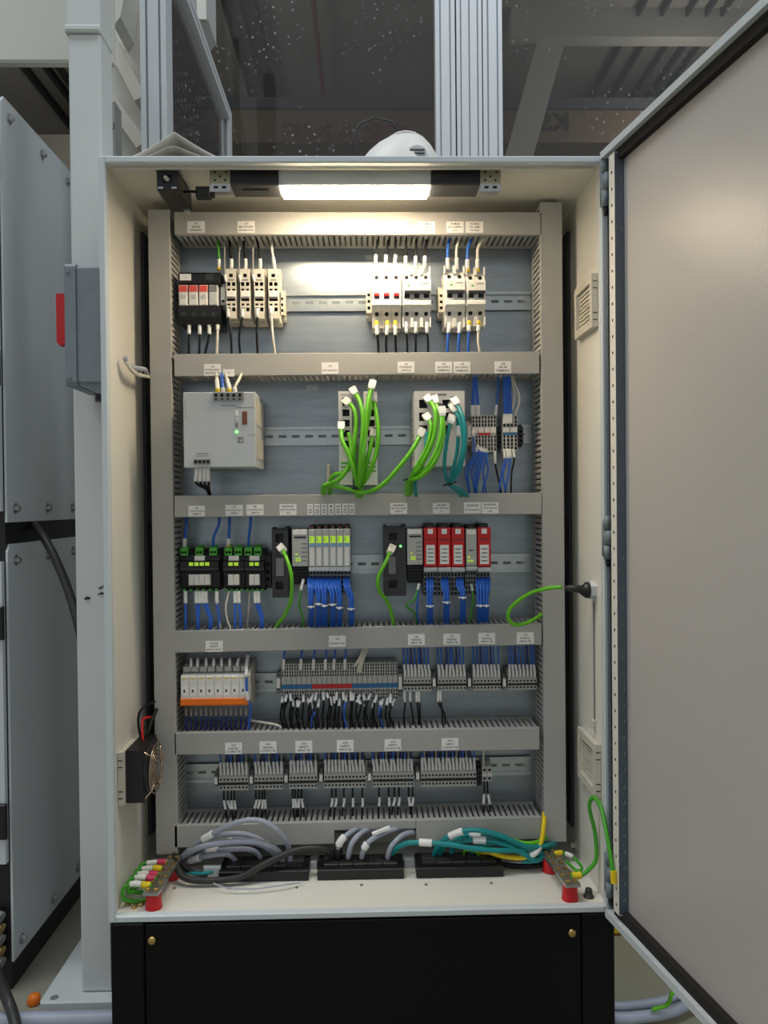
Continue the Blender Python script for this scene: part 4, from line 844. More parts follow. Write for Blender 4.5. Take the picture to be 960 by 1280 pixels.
# ------------------------------------------------------------------ row 4: bridged relays, distribution block, input terminals
def c9(x, y): return 200+x/3.692, 780+y/3.692
Yk = PL-.075
rz0, rz1 = Q(268, 873.5, Yk).z, Q(268, 844, Yk).z
xr0, xr1 = Q(225.8, 858, Yk).x, Q(309.5, 858, Yk).x; n = 8; w_ = (xr1-xr0)/n
for i in range(n):
    a, b = xr0+w_*i, xr0+w_*(i+1)
    t = thing('plug_in_relay', ((a+b)/2, YR, rz0), 'ivory plug-in relay over the orange bridge, %s from the left duct' % ords[i], 'relay', 'ivory relays with the orange bridge')
    MB().prof([(Yk, rz0), (Yk, rz1-.003), (Yk+.003, rz1), (Yk+.03, rz1+.002), (Yk+.03, rz0)], a+.0003, b-.0003, M_WHITE).build('relay_cube', t)
    MB().box(a+.002, b-.002, Yk-.0005, Yk, rz0+.006, rz0+.55*(rz1-rz0), M_PAPER).build('marker', t); MB().box(a+.005, a+.008, Yk-.0007, Yk-.0004, rz0+.012, rz0+.017, M_INK).build('print', t)
    MB().box(a+.0002, b-.0002, Yk+.03, YR, rz0-.018, rz1+.014, M_TGREY).cbox(a+.001, b-.001, Yk+.012, Yk+.03, rz1+.003, rz1+.013, M_TGREY, .002).cbox(a+.001, b-.001, Yk+.014, Yk+.03, rz0-.016, rz0-.004, M_TGREY, .002).build('socket', t)
    MB().box(a+.003, b-.003, Yk-.0005, Yk, rz1-.006, rz1-.0045, M_YEL).build('yellow_mark', t)
t = thing('relay_end_plate', (xr1, YR, rz0), 'ivory end plate closing the right end of the relay row', 'end plate'); a, b = xr1+.0005, Q(313, 858, Yk).x
MB().prof([(Yk-.001, rz0), (Yk-.001, rz1), (Yk+.01, rz1+.008), (YR, rz1+.016), (YR, rz0-.018), (Yk+.02, rz0-.014)], a, b, M_IVORY).build('plate', t)
a, b, c, d = FR(225.3, 873, 311.4, 882, Yk-.002)
mb = MB().cbox(a, b, Yk-.003, Yk+.012, c, d, M_ORANGE, .0012); mb.box(a, b, Yk-.0042, Yk-.003, c+.003, c+.005, M_ORANGE); tag(mb.build('relay_bridge'), 'bright orange bridge bar running under the ivory relays', 'bridge bar')
GK = 'wires of the ivory relays'
for x in (143, 174, 213, 248, 284, 322, 358, 400):
    X, _ = c9(x, 0); tp = 6 if x > 340 else 0
    wire([(X, 780+215/3.692, Yk+.02), (X, 780+180/3.692, Yk+.016), (X+tp*.5, 780+140/3.692, .185), (X+tp*.6, 800, .19)], .0018, M_WGRY, 'grey wire with white sleeve entering a relay from above', GK, (0, .026))
for i in range(13):
    X, _ = c9(120+23*i, 0)
    wire([(X, 884, Yk+.018), (X+.3, 893, Yk+.012), (X+.3, 905, .165), (X, 914, .168), (X, 930, .18)], .0017, M_WNAVY, 'dark navy wire with grey sleeve hanging below the relays', GK, (0, .016), slm=M_WGRY)
wire([c9(405, 140)+(.185,), c9(398, 230)+(Yk-.002,), c9(402, 330)+(Yk-.004,), c9(418, 385)+(Yk,), c9(412, 450)+(.16,), c9(415, 500)+(.17,)], .0022, M_WBLU, 'blue wire with long white sleeve beside the relay end plate', GK, [(.0, .05), (.075, .092)])
wire([c9(420, 445)+(.18,), c9(480, 455)+(.17,), c9(550, 470)+(.165,), c9(560, 500)+(.17,)], .0022, M_WWHT, 'white sleeved wire lying on the duct right of the relays', GK)
# distribution block
Yv = PL-.045
DROWS = [(.03, .10), (.125, .195), (.22, .29), (.66, .725), (.745, .81), (.83, .895), (.915, .98)]
def dmats(i):
    m = M_BLUEP if i < 6 or i >= 14 else M_RED
    return [(.335, .45, m), (.47, .62, M_TGREY)]
strip(351.5, 829, 497, 876, Yv, 23, DROWS, dmats, 'wide grey distribution block with blue and red marker rows', 'distribution terminals', 2, 0, 'distribution_block')
end_clamp(345, 842, 351, 868, Yv+.004, 'grey end clamp with white marker left of the distribution block', M_MGREY, M_PAPER); end_clamp(497.5, 838, 503, 872, Yv+.004, 'grey end clamp with white marker right of the distribution block', M_MGREY, M_PAPER)
GV = 'wires of the distribution block'
for x in (570, 650, 708, 763, 803, 853):
    X, _ = c9(x, 0); wire([(X, 837, Yv), (X+.3, 824, Yv-.002), (X+1.6, 812, .185), (X+1.6, 798, .19)], .0019, M_WBLU, 'blue wire with white sleeve entering the distribution block from above', GV, (0, .02))
for i in range(5):
    wire([c9(893+8*i, 225 if i > 1 else 195)+(Yv,), c9(915+6*i, 165)+(Yv-.006,), c9(935+6*i, 115)+(.185,), c9(940+6*i, 60)+(.19,)], .0016, M_WWHT, 'white wire fanning into the distribution block from above', GV)
rnd = random.Random(3)
for i in range(34):
    X = 354+i*4.2+rnd.uniform(-1, 1); yy = 866+rnd.uniform(-2, 10); dx = rnd.uniform(-7, 6); blue = (i % 11 == 8)
    wire([(X, yy, Yv-.001), (X+dx*.4, yy+6, Yv-.014), (X+dx, yy+14+rnd.uniform(0, 6), Yv-.018-rnd.uniform(0, .008)), (X+dx*.6-1.5, 897, Yv-.012), (X+dx*.3, 906, .17), (X+dx*.2, 925, .182)], .0018, M_WBLU if blue else M_WBLK, ('blue' if blue else 'black')+' wire with white sleeve tangled below the distribution block', GV, (.0+rnd.uniform(0, .006), .018+rnd.uniform(0, .006)), k=4)
for X in (356, 360, 367): wire([(X+4, 872, Yv-.001), (X-2, 880, Yv-.012), (X-5, 894, Yv-.012), (X-1, 908, .17), (X, 922, .18)], .0018, M_WBLK, 'black wire looping left under the distribution block', GV)
# small terminal strips
Yz = PL-.048
TROWS = [(.14, .28), (.40, .56), (.70, .84)]
def small_strip(x0, x1, y0, y1, n, label, row, wcols, down, redtips=False):
    strip(x0, y0, x1, y1, Yz, n, TROWS, [(.395, .57, M_BLACK)], label, 'small grey terminal strips', slope=.55)
    nm = label.split(' grey')[0]
    yt = 808 if row == 4 else 938
    for i in range(n):
        X = x0+(x1-x0)*(i+.5)/n; lean = -1.2+rnd.uniform(-1.2, 1.2)
        m = wcols(i)
        wire([(X, y0+1, Yz+.004), (X-.2, y0-8, Yz+.006), (X+lean*.8, y0-16, Yz+.010), (X+lean, y0-27, .186), (X+lean-1, yt-8, .19)], .00165, m, 'wire with white sleeve standing in the %s terminal strip' % nm, 'wires above the small terminal strips', (0, .027), (0, .004) if redtips and i % 3 == 0 else None, k=4, n=6, fm=M_RED)
    for (X, xe) in down:
        wire([(X, y1-1, Yz+.004), (X-.3, y1+8, Yz-.002), (X+.5, y1+16, Yz-.001), (xe, y1+30, .175), (xe, y1+46, .182)], .0016, M_WBLK, 'black wire with white tag hanging below the %s terminal strip' % nm, 'wires below the small terminal strips', (.019, .036) if row == 5 else (.002, .022), k=4, n=6)
blue = lambda i: M_WBLU
dk = lambda i: (M_WBLU, M_WBLU, M_WNAVY)[i % 3]
for i, (x0, x1, dn) in enumerate(((504.3, 539.3, [(506, 505), (513, 516), (521, 523), (524, 525)]), (547.3, 583, [(548, 556), (551, 553)]), (591, 626, []), (635, 671, []))):
    small_strip(x0, x1, 847.5, 864-.6*i, 8, ('first upper', 'second upper', 'third upper', 'fourth upper')[i]+' grey terminal strip, counted from the distribution block', 4, dk, dn)
for i, x in enumerate((542.3, 586.5, 630)): end_clamp(x-1.8, 844, x+2.6, 864, Yz+.002, 'slim end clamp with white marker left of the %s upper terminal strip' % ords[i+1], M_MGREY, M_PAPER)
# ------------------------------------------------------------------ row 5
mixd = lambda i: (M_WBLU, M_WGRY, M_WNAVY)[i % 3]
R5 = [(273.7, 310.5, 970.5, 988, 8, [(280, 283), (285, 291), (289, 290.5), (293, 294.5)]), (317.8, 354.2, 969.5, 987, 8, [(320, 316), (324, 320), (328, 327), (331, 332)]), (361.4, 397, 968, 986, 8, [(366, 367), (369, 371), (373, 373), (377, 380)]),
      (405, 457, 967, 985, 12, [(415, 413), (420, 418), (430, 428), (441, 441), (453, 453)]), (465.8, 517, 966, 984, 12, [(474, 473), (486, 487), (493, 490), (499, 497), (511, 513), (516, 514)]), (526, 595.5, 964.5, 983, 16, [])]
for i, (x0, x1, y0, y1, n, dn) in enumerate(R5):
    small_strip(x0, x1, y0, y1, n, ('first lower', 'second lower', 'third lower', 'fourth lower', 'fifth lower', 'long last lower')[i]+' grey terminal strip in the bottom row', 5, mixd, dn, i in (3, 4))
    end_clamp(x0-6.2, y0-3, x0-1.4, y0+15, Yz+.002, 'slim end clamp with white marker left of the %s terminal strip' % ('first lower', 'second lower', 'third lower', 'fourth lower', 'fifth lower', 'long last lower')[i], M_MGREY, M_PAPER)
end_clamp(597, 957, 602, 985, PL-.03, 'dark end clamp right of the long lower terminal strip', M_DARK)
strip(602.5, 958, 615, 977, PL-.035, 2, TROWS, [(.395, .57, M_WHITE)], 'lone black and grey terminal pair at the bottom row end', 'push-in terminals', 1, .2)
for (X, xe) in ((605, 604.5), (609, 612)): wire([(X, 977, PL-.036), (X+.5, 988, PL-.044), (xe, 1003, .178), (xe+.5, 1015, .182)], .0017, M_WBLK, 'black wire with white tag below the lone terminal pair', 'wires below the small terminal strips', (.022, .04))
wire([(604, 960, PL-.03), (604.5, 948, .19), (604, 930, .195)], .0017, M_WWHT, 'white wire above the lone terminal pair', 'wires above the small terminal strips')
# ------------------------------------------------------------------ bottom: cable entry frames and cables
FZ = t_+.0006
def entry_frame(x0, x1, ytop, ybot, label):
    Yf = .108; a, b, c, d = FR(x0, ytop, x1, ybot, Yf); h = d-c; c = FZ; d = c+.018
    t = thing('cable_entry_frame', ((a+b)/2, .138, FZ), label, 'cable entry frame', 'black cable entry frames')
    mb = MB().cbox(a, b, Yf, Yf+.012, c, d, M_BLACK, .0015); mb.box(a, b, Yf+.046, Yf+.058, c, d, M_BLACK); mb.box(a, a+.01, Yf+.012, Yf+.046, c, d, M_BLACK); mb.box(b-.01, b, Yf+.012, Yf+.046, c, d, M_BLACK); mb.build('frame', t)
    n = 5; w_ = (b-a-.02)/n
    for i in range(n):
        for k in range(2):
            MB().cbox(a+.01+w_*i+.0004, a+.01+w_*(i+1)-.0004, Yf+.0125+.0168*k, Yf+.0125+.0168*(k+1)-.0006, c, d+.004, M_CBLK, .0012).build('grommet', t)
    return t
entry_frame(273, 385.5, 1088, 1100.5, 'left black cable entry frame below the grey cables')
entry_frame(396.5, 505, 1086, 1099, 'middle black cable entry frame on the cabinet floor')
entry_frame(520.5, 629.5, 1083.5, 1097.7, 'right black cable entry frame below the teal cables')
for i, (x0, x1) in enumerate(((386.5, 395), (506.5, 519))):
    a, b, c, d = FR(x0, 1078, x1, 1096, .135); MB_ = MB().box(a, b, .15, .175, FZ, FZ+.012, M_LGREY); tag(MB_.build('frame_clip'), 'small bluish clip %s the middle cable entry frame' % ('left of' if i == 0 else 'right of'), 'clip', 'frame clips')
def cable(pts, r, m, label, group, lab=None, foot=False):
    o = wire(pts, r, m, label, group, None, name='cable', cat='cable', n=12, k=7)
    P = smooth_path([Q(*p) for p in pts], 7)
    for l in (lab or []):
        C = cut(P, *l); MB().tube(C, r*1.45, M_PAPER, 10).build('cable_label', o, True)
    if foot:
        p = P[-1]; MB().tube([(p.x, p.y, p.z-.004), (p.x, p.y, p.z+.006), (p.x, p.y, p.z+.009)], [r*1.7, r*1.7, r*1.3], M_BLACK, 12).build('grommet', o, True)
    return o
def ca(L, ys): return [(210+x/4.571, 1010+y/4.571, Y) for (x, y), Y in zip(L, ys)]
def cb(L, ys): return [(400+x/6, 1010+y/6, Y) for (x, y), Y in zip(L, ys)]
def cc(L, ys): return [(440+x/2.824, 910+y/2.824, Y) for (x, y), Y in zip(L, ys)]
GY = 'grey cables at the cabinet floor'
cable(ca([(70, 300), (110, 245), (250, 150), (380, 88), (500, 68), (600, 108), (668, 180), (695, 250), (697, 330)], [.17, .155, .125, .11, .105, .11, .125, .135, .14]), .0046, M_CGRY, 'grey cable arching highest over the left entry frame', GY, [(.082, .107)], True)
cable(ca([(50, 310), (90, 276), (200, 220), (400, 190), (540, 200), (630, 248), (662, 330)], [.17, .15, .125, .115, .115, .125, .145]), .0052, M_CGRY, 'thick grey cable crossing in front over the left entry frame', GY, None, True)
cable(ca([(60, 300), (120, 240), (230, 172), (370, 146), (500, 168), (610, 250), (640, 330)], [.175, .16, .135, .125, .13, .14, .15]), .0046, M_CGRY, 'grey cable arching second highest over the left entry frame', GY, None, True)
cable(ca([(90, 310), (150, 292), (240, 272), (340, 266), (385, 300), (392, 340)], [.17, .15, .13, .135, .145, .15]), .0046, M_CGRY, 'short grey cable with big white label, lowest on the left', GY, [(.022, .052)], True)
cable(ca([(110, 290), (200, 255), (330, 238), (450, 236), (515, 262), (540, 330)], [.175, .155, .14, .14, .15, .155]), .0046, M_CGRY, 'grey cable low over the left entry frame with tied label', GY, [(.052, .075)], True)
cable(ca([(140, 255), (250, 190), (420, 180), (540, 215), (610, 270), (625, 335)], [.178, .165, .15, .15, .155, .16]), .0046, M_CGRY, 'grey cable behind the others over the left entry frame', GY, [(.07, .09)], True)
cable(ca([(35, 270), (50, 330), (90, 395), (200, 416), (400, 398), (550, 322), (700, 252), (820, 230), (905, 245), (960, 290)], [.15, .12, .10, .095, .098, .105, .115, .122, .13, .15]), .0058, M_CBLK, 'thick black cable sweeping in front of the left entry frame', 'black cables at the cabinet floor')
cable(ca([(30, 250), (60, 300), (120, 360), (200, 380), (290, 370), (400, 340)], [.16, .14, .125, .12, .13, .15]), .004, M_WBLK, 'black cable coiled behind the sweeping thick black cable', 'black cables at the cabinet floor')
cable(ca([(40, 300), (80, 350), (140, 372), (220, 372), (300, 345)], [.155, .135, .12, .115, .13]), .003, M_CTEAL, 'short teal cable by the left earth bar', 'teal cables at the cabinet floor')
cable(ca([(260, 430), (330, 455), (480, 462), (620, 445), (760, 425)], [.085, .07, .068, .075, .09]), .0012, M_CGRY, 'thin grey wire lying on the cabinet floor', 'grey cables at the cabinet floor')
a, b, c, d = FR(254, 1083, 276, 1097, .12); tag(MB().cbox(a, b, .118, .126, c, d, M_LGREY, .002).build('cable_tag'), 'grey connector block tied to the black cables at lower left', 'tag')
for (L, ys, lb, la_) in (
 ([(135, 330), (140, 280), (175, 225), (260, 165), (340, 150), (420, 150)], [.14, .135, .135, .15, .17, .19], 'first grey cable rising through the notch of the lowest duct', [(.016, .034)]),
 ([(208, 400), (218, 335), (245, 255), (320, 180), (400, 160), (470, 155)], [.14, .133, .132, .145, .165, .19], 'second grey cable rising through the notch of the lowest duct', None),
 ([(310, 400), (322, 330), (362, 258), (450, 200), (580, 155), (700, 150)], [.14, .132, .13, .14, .155, .19], 'third grey cable rising through the notch of the lowest duct', [(.03, .04)]),
 ([(505, 400), (515, 340), (545, 275), (620, 205), (700, 180), (760, 175)], [.14, .132, .13, .14, .155, .19], 'fourth grey cable rising through the notch of the lowest duct', None)):
    o = cable(cb(L, ys), .0046, M_CGRY, lb, GY, la_)
    p = Q(*cb(L[:1], ys[:1])[0]); MB().tube([(p.x, p.y, FZ+.018), (p.x, p.y, p.z+.008), (p.x, p.y, p.z+.011)], [.008, .0078, .006], M_BLACK, 12).build('grommet', o, True)
tg = MB().tube([Q(*v) for v in cb([(395, 195), (460, 170), (525, 145)], [.136, .134, .136])], .004, M_PAPER, 6); tag(tg.build('cable_tag'), 'white tag tied round the grey cable in the duct notch', 'tag')
GTL = 'teal cables at the cabinet floor'
for (L, ys, lb, la_, r) in (
 ([(140, 445), (165, 420), (215, 404), (330, 410), (450, 428), (560, 432), (650, 420), (715, 395)], [.14, .125, .112, .105, .105, .112, .13, .18], 'teal cable running lowest in front across the floor', [(.07, .092)], .0044),
 ([(288, 455), (300, 425), (340, 385), (420, 360), (520, 378), (620, 420), (700, 412), (725, 395)], [.15, .14, .125, .115, .112, .118, .14, .18], 'teal cable arching highest on the right floor', [(.062, .088)], .0044),
 ([(305, 460), (335, 410), (440, 395), (530, 408), (600, 440), (650, 468), (690, 435), (715, 400)], [.155, .14, .12, .115, .115, .12, .14, .175], 'teal cable dipping low beside the yellow cable', [(.09, .112)], .0046),
 ([(350, 455), (370, 395), (450, 372), (540, 392), (630, 430), (705, 405)], [.16, .145, .13, .125, .13, .17], 'teal cable behind the other teal ones on the floor', [(.07, .09)], .0044),
 ([(420, 455), (440, 420), (520, 405), (610, 425), (680, 440), (720, 400)], [.16, .145, .125, .12, .135, .175], 'short teal cable in the middle of the right bunch', None, .0044),
 ([(600, 470), (650, 465), (690, 420), (712, 385)], [.125, .125, .145, .18], 'short teal cable bending up behind the right duct', None, .0044)):
    cable(cc(L, ys), r, M_CTEAL, lb, GTL, la_)
cable(cc([(490, 375), (560, 395), (620, 408), (668, 398), (690, 380)], [.14, .135, .13, .135, .16]), .004, M_CGRN, 'bright green cable under the lowest duct at right', 'green cables at the cabinet floor')
cable(cc([(679, 300), (677, 340), (668, 400), (645, 440), (600, 458), (530, 452), (478, 438), (440, 442)], [.16, .142, .132, .122, .118, .125, .14, .16]), .0042, M_YEL, 'bright yellow cable with white label at the lower right', 'yellow cables at the cabinet floor', [(.062, .086)])
cable(cc([(520, 480), (600, 488), (680, 478), (715, 440)], [.14, .13, .13, .16]), .0045, M_WBLK, 'black cable along the floor right of the entry frame', 'black cables at the cabinet floor')
cable(cc([(395, 455), (400, 432), (440, 440), (450, 470)], [.15, .14, .14, .15]), .002, M_CGRN, 'tiny green wire peeking over the right entry frame', 'green cables at the cabinet floor')
# earth bars
def earth_bar(xn, yn, xf, yf, label, s):
    """near red insulator foot at (xn,yn), far one at (xf,yf), pixels on the floor"""
    def fl(x, y):
        d = _fw*F + RT*(x-480) + DN*(y-640); return CAM + d*((t_-CAM.z)/d.z)
    p, q = fl(xn, yn), fl(xf, yf); zt = t_+.027
    t = thing('earth_bar', ((p.x+q.x)/2, (p.y+q.y)/2, t_), label, 'earth bar', 'earth bars on red insulators')
    for v in (p, q): MB().tube([(v.x, v.y, t_+.0004), (v.x, v.y, t_+.002), (v.x, v.y, zt-.002), (v.x, v.y, zt)], [.0138, .0134, .0118, .0118], M_RED, 16).build('insulator', t, True)
    u = (q-p); u.z = 0; L = u.length; u.normalize(); n_ = Vector((u.y, -u.x, 0)); w_ = .0125
    vs_ = [Vector((0, 0, zt+z))+Vector((p.x, p.y, 0))+u*a+n_*b for z in (0, .005) for a, b in ((-.016, -w_), (L+.016, -w_), (L+.016, w_), (-.016, w_))]
    mb = MB(); mb.add(vs_, [(3, 2, 1, 0), (4, 5, 6, 7), (0, 1, 5, 4), (1, 2, 6, 5), (2, 3, 7, 6), (3, 0, 4, 7)], M_STEEL); mb.build('bar', t)
    for i in range(6):
        for k in (-1, 1):
            c_ = Vector((p.x, p.y, zt+.005))+u*(-.006+(L+.012)*i/5)+n_*(k*.0062); MB().tube([c_, c_+Vector((0, 0, .003)), c_+Vector((0, 0, .0042))], [.0044, .0044, .0018], M_BRASS, 6).build('bolt', t)
    return p, q, u, n_, zt+.007, L
pL, qL, uL, nL, zL_, LL = earth_bar(192.3, 1134.5, 216, 1097, 'steel earth bar on red insulators at the lower left corner', -1)
pR, qR, uR, nR, zR_, LR = earth_bar(712.5, 1124, 687.5, 1089, 'steel earth bar on red insulators at the lower right corner', 1)
GE = 'green earth leads at the left earth bar'
for i, (f, m, wd) in enumerate(((.05, M_YEL, 'yellow'), (.28, M_PINK, 'pink'), (.42, M_PINK, 'pink'), (.62, M_YEL, 'yellow'), (.85, M_PINK, 'pink'))):
    b0 = Vector((pL.x, pL.y, zL_))+uL*(LL*f)-Vector((.004, 0, 0)); x = b0.x; y = b0.y
    P = [(x, y, zL_), (x-.012, y, zL_+.001), (x-.03, y-.001, zL_+.004-.001*i), (x-.045, y-.004, zL_-.002), (-W2+t_+.008+.002*i, y-.006-.003*i, zL_-.018), (-W2+t_+.012+.003*i, y-.002, .016+.002*i), (x-.03, y+.004, .010+.003*i), (x-.012, y+.014, .008+.003*i)]
    wire(P, .0033, M_EARTH, 'green earth lead with %s lug, %s from the front of left bar' % (wd, ords[i]), GE, (.018, .036), (.003, .017), px=False, n=8, fm=m)
p = Vector((pR.x, pR.y, zR_))
GF = 'green earth leads at the right earth bar'
b0 = p+uR*(LR*.12)+Vector((.006, 0, 0))
wire([tuple(b0), tuple(b0+Vector((.016, 0, 0))), tuple(Q(737, 1086, .04)), tuple(Q(745.5, 1072, .04)), tuple(Q(743.5, 1040, .042)), tuple(Q(737, 1012, .04)), tuple(Q(738.2, 1000, .035)), tuple(Q(744, 998, .025)), tuple(Q(752, 1012, .0)), tuple(Q(759, 1045, -.03)), tuple(Q(764.5, 1080, -.048)), tuple(Q(767.5, 1102, -.052))], .0034, M_EARTH, 'long green earth lead looping from the right bar to the door', GF, None, (.002, .018), px=False, n=10, k=7)
v = Q(767.5, 1097, -.027); tag(MB().tube([Q(766.5, 1088, -.051), Q(767.5, 1104, -.053)], .0048, M_YEL, 10).build('cable_lug'), 'yellow cable lug fixing the earth lead at the door', 'cable lug')
b1 = p+uR*(LR*.92)+Vector((.005, 0, 0))
wire([tuple(b1), tuple(b1+Vector((.014, .002, .001))), tuple(b1+Vector((.032, -.004, -.004))), tuple(b1+Vector((.045, -.015, -.018))), tuple(b1+Vector((.036, -.012, -.024))), tuple(b1+Vector((.02, 0, -.012)))], .0028, M_EARTH, 'short green earth lead curling at the back of right bar', GF, (.02, .034), (.001, .015), px=False, n=8, k=7)
x, y = Q(737, 1121, .03).x, .035
tag(MB().tube([(x, y, t_+.0004), (x, y, t_+.002), (x, y, t_+.0022), (x, y, t_+.011), (x, y, t_+.014), (x, y, t_+.0145)], [.009, .009, .0062, .006, .005, .003], M_CBLK, 14).build('blanking_plug', None, True), 'small black plug on the cabinet floor by the right earth bar', 'plug')
a, b, c, d = FR(713, 1052, 733, 1061, .19); zz = (c+d)/2
tag(MB().cyl((a, .19, zz), (W2-t_-.001, .19, zz), .005, M_IVORY, 10).cyl((a+.008, .19, zz), (a+.016, .19, zz), .008, M_IVORY, 10).box((a+b)/2, (a+b)/2+.012, .186, .2, zz-.04, zz-.004, M_MGREY).build('plate_holder', None), 'ivory mounting stud on the right wall behind the earth bar', 'stud')
rz = random.Random(5)
for (x, y) in ((160, 1131), (168, 1135), (176, 1132)):
    d = _fw*F + RT*(x-480) + DN*(y-640); v = CAM+d*((t_-CAM.z)/d.z)
    tag(MB().tube([(v.x, v.y, t_+.0005), (v.x, v.y, t_+.003), (v.x, v.y, t_+.005)], [.005, .005, .003], M_BRASS, 6).build('spare_nut'), 'loose brass nut lying on the cabinet floor below the left earth leads', 'nut', 'loose brass nuts')
for (x, y) in ((288, 1111), (371, 1110), (452, 1107), (532.5, 1106.5), (614, 1104.5), (218, 1111)):
    d = _fw*F + RT*(x-480) + DN*(y-640); v = CAM+d*((t_-CAM.z)/d.z); MB().cyl((v.x, v.y, t_), (v.x, v.y, t_+.002), .0028, M_STEEL, 8).build('base_screw', cab)
# ------------------------------------------------------------------ outside: switch box, column, machine, guard, roof
sb = thing('isolator_box', (-W2, .05, Q(105, 497, .01).z), 'grey isolator box with red rotary handle on the cabinet left side', 'switch box')
zt, zb_ = Q(105, 332, .0).z, Q(105, 480, .0).z; xb0, xb1 = -W2-.003, -W2-.003-.036; xl_ = Q(82, 410, .0).x
MB().prof([(.004, zb_), (.0, zb_+.004), (.0, zt-.004), (.004, zt), (.10, zt), (.10, zb_)], xb1, xb0, M_BOXG).build('body', sb)
MB().prof([(.0, zb_-.003), (-.003, zb_+.004), (-.003, zt-.002), (.001, zt+.003), (.104, zt+.003), (.104, zb_-.003)], xl_, xb1-.0008, M_BOXG).build('lid', sb)
MB().prof([(xb0, zb_), (xb0-.04, zb_), (xb0-.008, zb_-.014), (xb0, zb_-.014)], .004, .09, M_BOXG, 'y').cyl((xb0-.009, .03, zb_-.010), (xb0-.009, .03, zb_-.024), .010, M_BLACK, 14).build('cable_entry', sb)
z0_, z1_ = Q(75, 431, .03).z, Q(75, 366, .03).z; xh0 = Q(69, 400, .03).x
MB().prof([(xl_-.001, z0_+.006), (xl_-.001, z1_), (xh0, z1_), (xh0, z0_+.006), (xh0+.004, z0_)], .034, .048, M_RED, 'y').build('handle', sb)
MB().tube([(xl_, .04, (z0_+z1_)/2-.012), (xl_-.006, .04, (z0_+z1_)/2-.012), (xl_-.010, .04, (z0_+z1_)/2-.012)], [.018, .018, .014], M_LGREY, 18).build('rotary_hub', sb, True)
for z in (zt-.01, zb_+.01): MB().cyl((xl_+.006, -.0035, z), (xl_+.006, -.005, z), .003, M_MGREY, 8).build('lid_screw', sb)
# white steel column
YC0, YC1 = .108, .168
cl = thing('steel_column', (-.46, .15, FLOOR), 'white painted steel column standing left of the cabinet', 'column')
xa0, xa1 = Q(93, 640, YC0).x, Q(128.5, 300, YC0).x
zs = Q(110, 41, YC0).z
MB().cbox(xa0, xa1, YC0, YC1, FLOOR+.018, zs, M_PAINT, .004).build('post', cl); MB().cbox(xa0-.003, xa1+.001, YC0-.003, YC1, zs+.002, 2.6, M_PAINT, .004).cbox(xa0-.004, xa1+.002, YC0-.006, YC1, zs, zs+.012, M_PAINT, .003).build('upper_sleeve', cl)
def onfloor(x, y, z=FLOOR):
    d = _fw*F + RT*(x-480) + DN*(y-640); return CAM+d*((z-CAM.z)/d.z)
f1 = onfloor(49, 1253, FLOOR+.018); MB().cbox(f1.x, -W2+.04, f1.y, .34, FLOOR, FLOOR+.018, M_PAINT, .003).build('base_plate', cl)
v = onfloor(68, 1247, FLOOR+.018); MB().cyl((v.x, v.y, FLOOR+.018), (v.x, v.y, FLOOR+.0186), .007, M_MGREY, 16).build('bolt_hole', cl)
for (x, y, r) in ((109.5, 748, .0048), (126, 735, .003), (127.5, 742, .0035), (124, 742.5, .002), (129, 733, .002)):
    v = Q(x, y, YC0); MB().tube([(v.x-r, YC0-.0001, v.z-.001), (v.x, YC0-.0003, v.z+.001), (v.x+r, YC0-.0001, v.z)], [r*.4, r*.6, r*.3], M_INK, 7).build('paint_chip', cl)
# overhead white beam to the left
a, b, c, d = FR(-60, -40, 92, 77, .172)
bm = thing('overhead_beam', ((a+b)/2, .3, c), 'cream painted steel beam running left from the column top', 'beam')
mb = MB().cbox(a, xa1, .172, .19, c, d+.2, M_CREAM, .004); mb.build('beam', bm); p = Q(0, 80, .215); MB().prof([(a, c), (p.x+.018, c), (p.x, c-.008), (a, c-.015)], .18, .186, M_CREAM, 'y').build('gusset', bm)
# machine with bolted panels at the left
XM = -.622
mc = thing('machine_housing', (XM-.2, .4, FLOOR), 'dark machine housing with bolted grey side panels at left edge', 'machine')
def ywall(x, y):
    d = _fw*F + RT*(x-480) + DN*(y-640); return CAM+d*((XM-CAM.x)/d.x)
pt = ywall(1, 116); pb = ywall(13, 1212); y0m = ywall(9, 640).y; y1m = .62
zt = ywall(2, 118).z; zm0, zm1 = ywall(50, 651).z, ywall(50, 676).z; zb_ = ywall(60, 1147).z
MB().box(XM-.9, XM-.004, y0m-.0, y1m, FLOOR+.0, zt-.02, M_BLACK).build('core', mc)
for i, (za, zc_, nm) in enumerate(((zm0, zt, 'upper'), (zb_, zm1, 'lower'))):
    o = MB().prof([(y0m, za), (y1m-.02, za), (y1m-.02, zc_-.02), (y1m-.04, zc_), (y0m+.01, zc_), (y0m, zc_-.012)], XM-.004, XM, M_MACH).build('side_panel', mc); tag(o, nm+' grey side panel with bolts')
    for z in ((zc_-.03), (za+.025)):
        for y in (y0m+.03, y0m+.17, y0m+.30):
            MB().tube([(XM, y, z), (XM+.002, y, z), (XM+.0021, y, z), (XM+.008, y, z), (XM+.010, y, z)], [.010, .010, .0065, .006, .003], M_STEEL, 6).build('bolt', o)
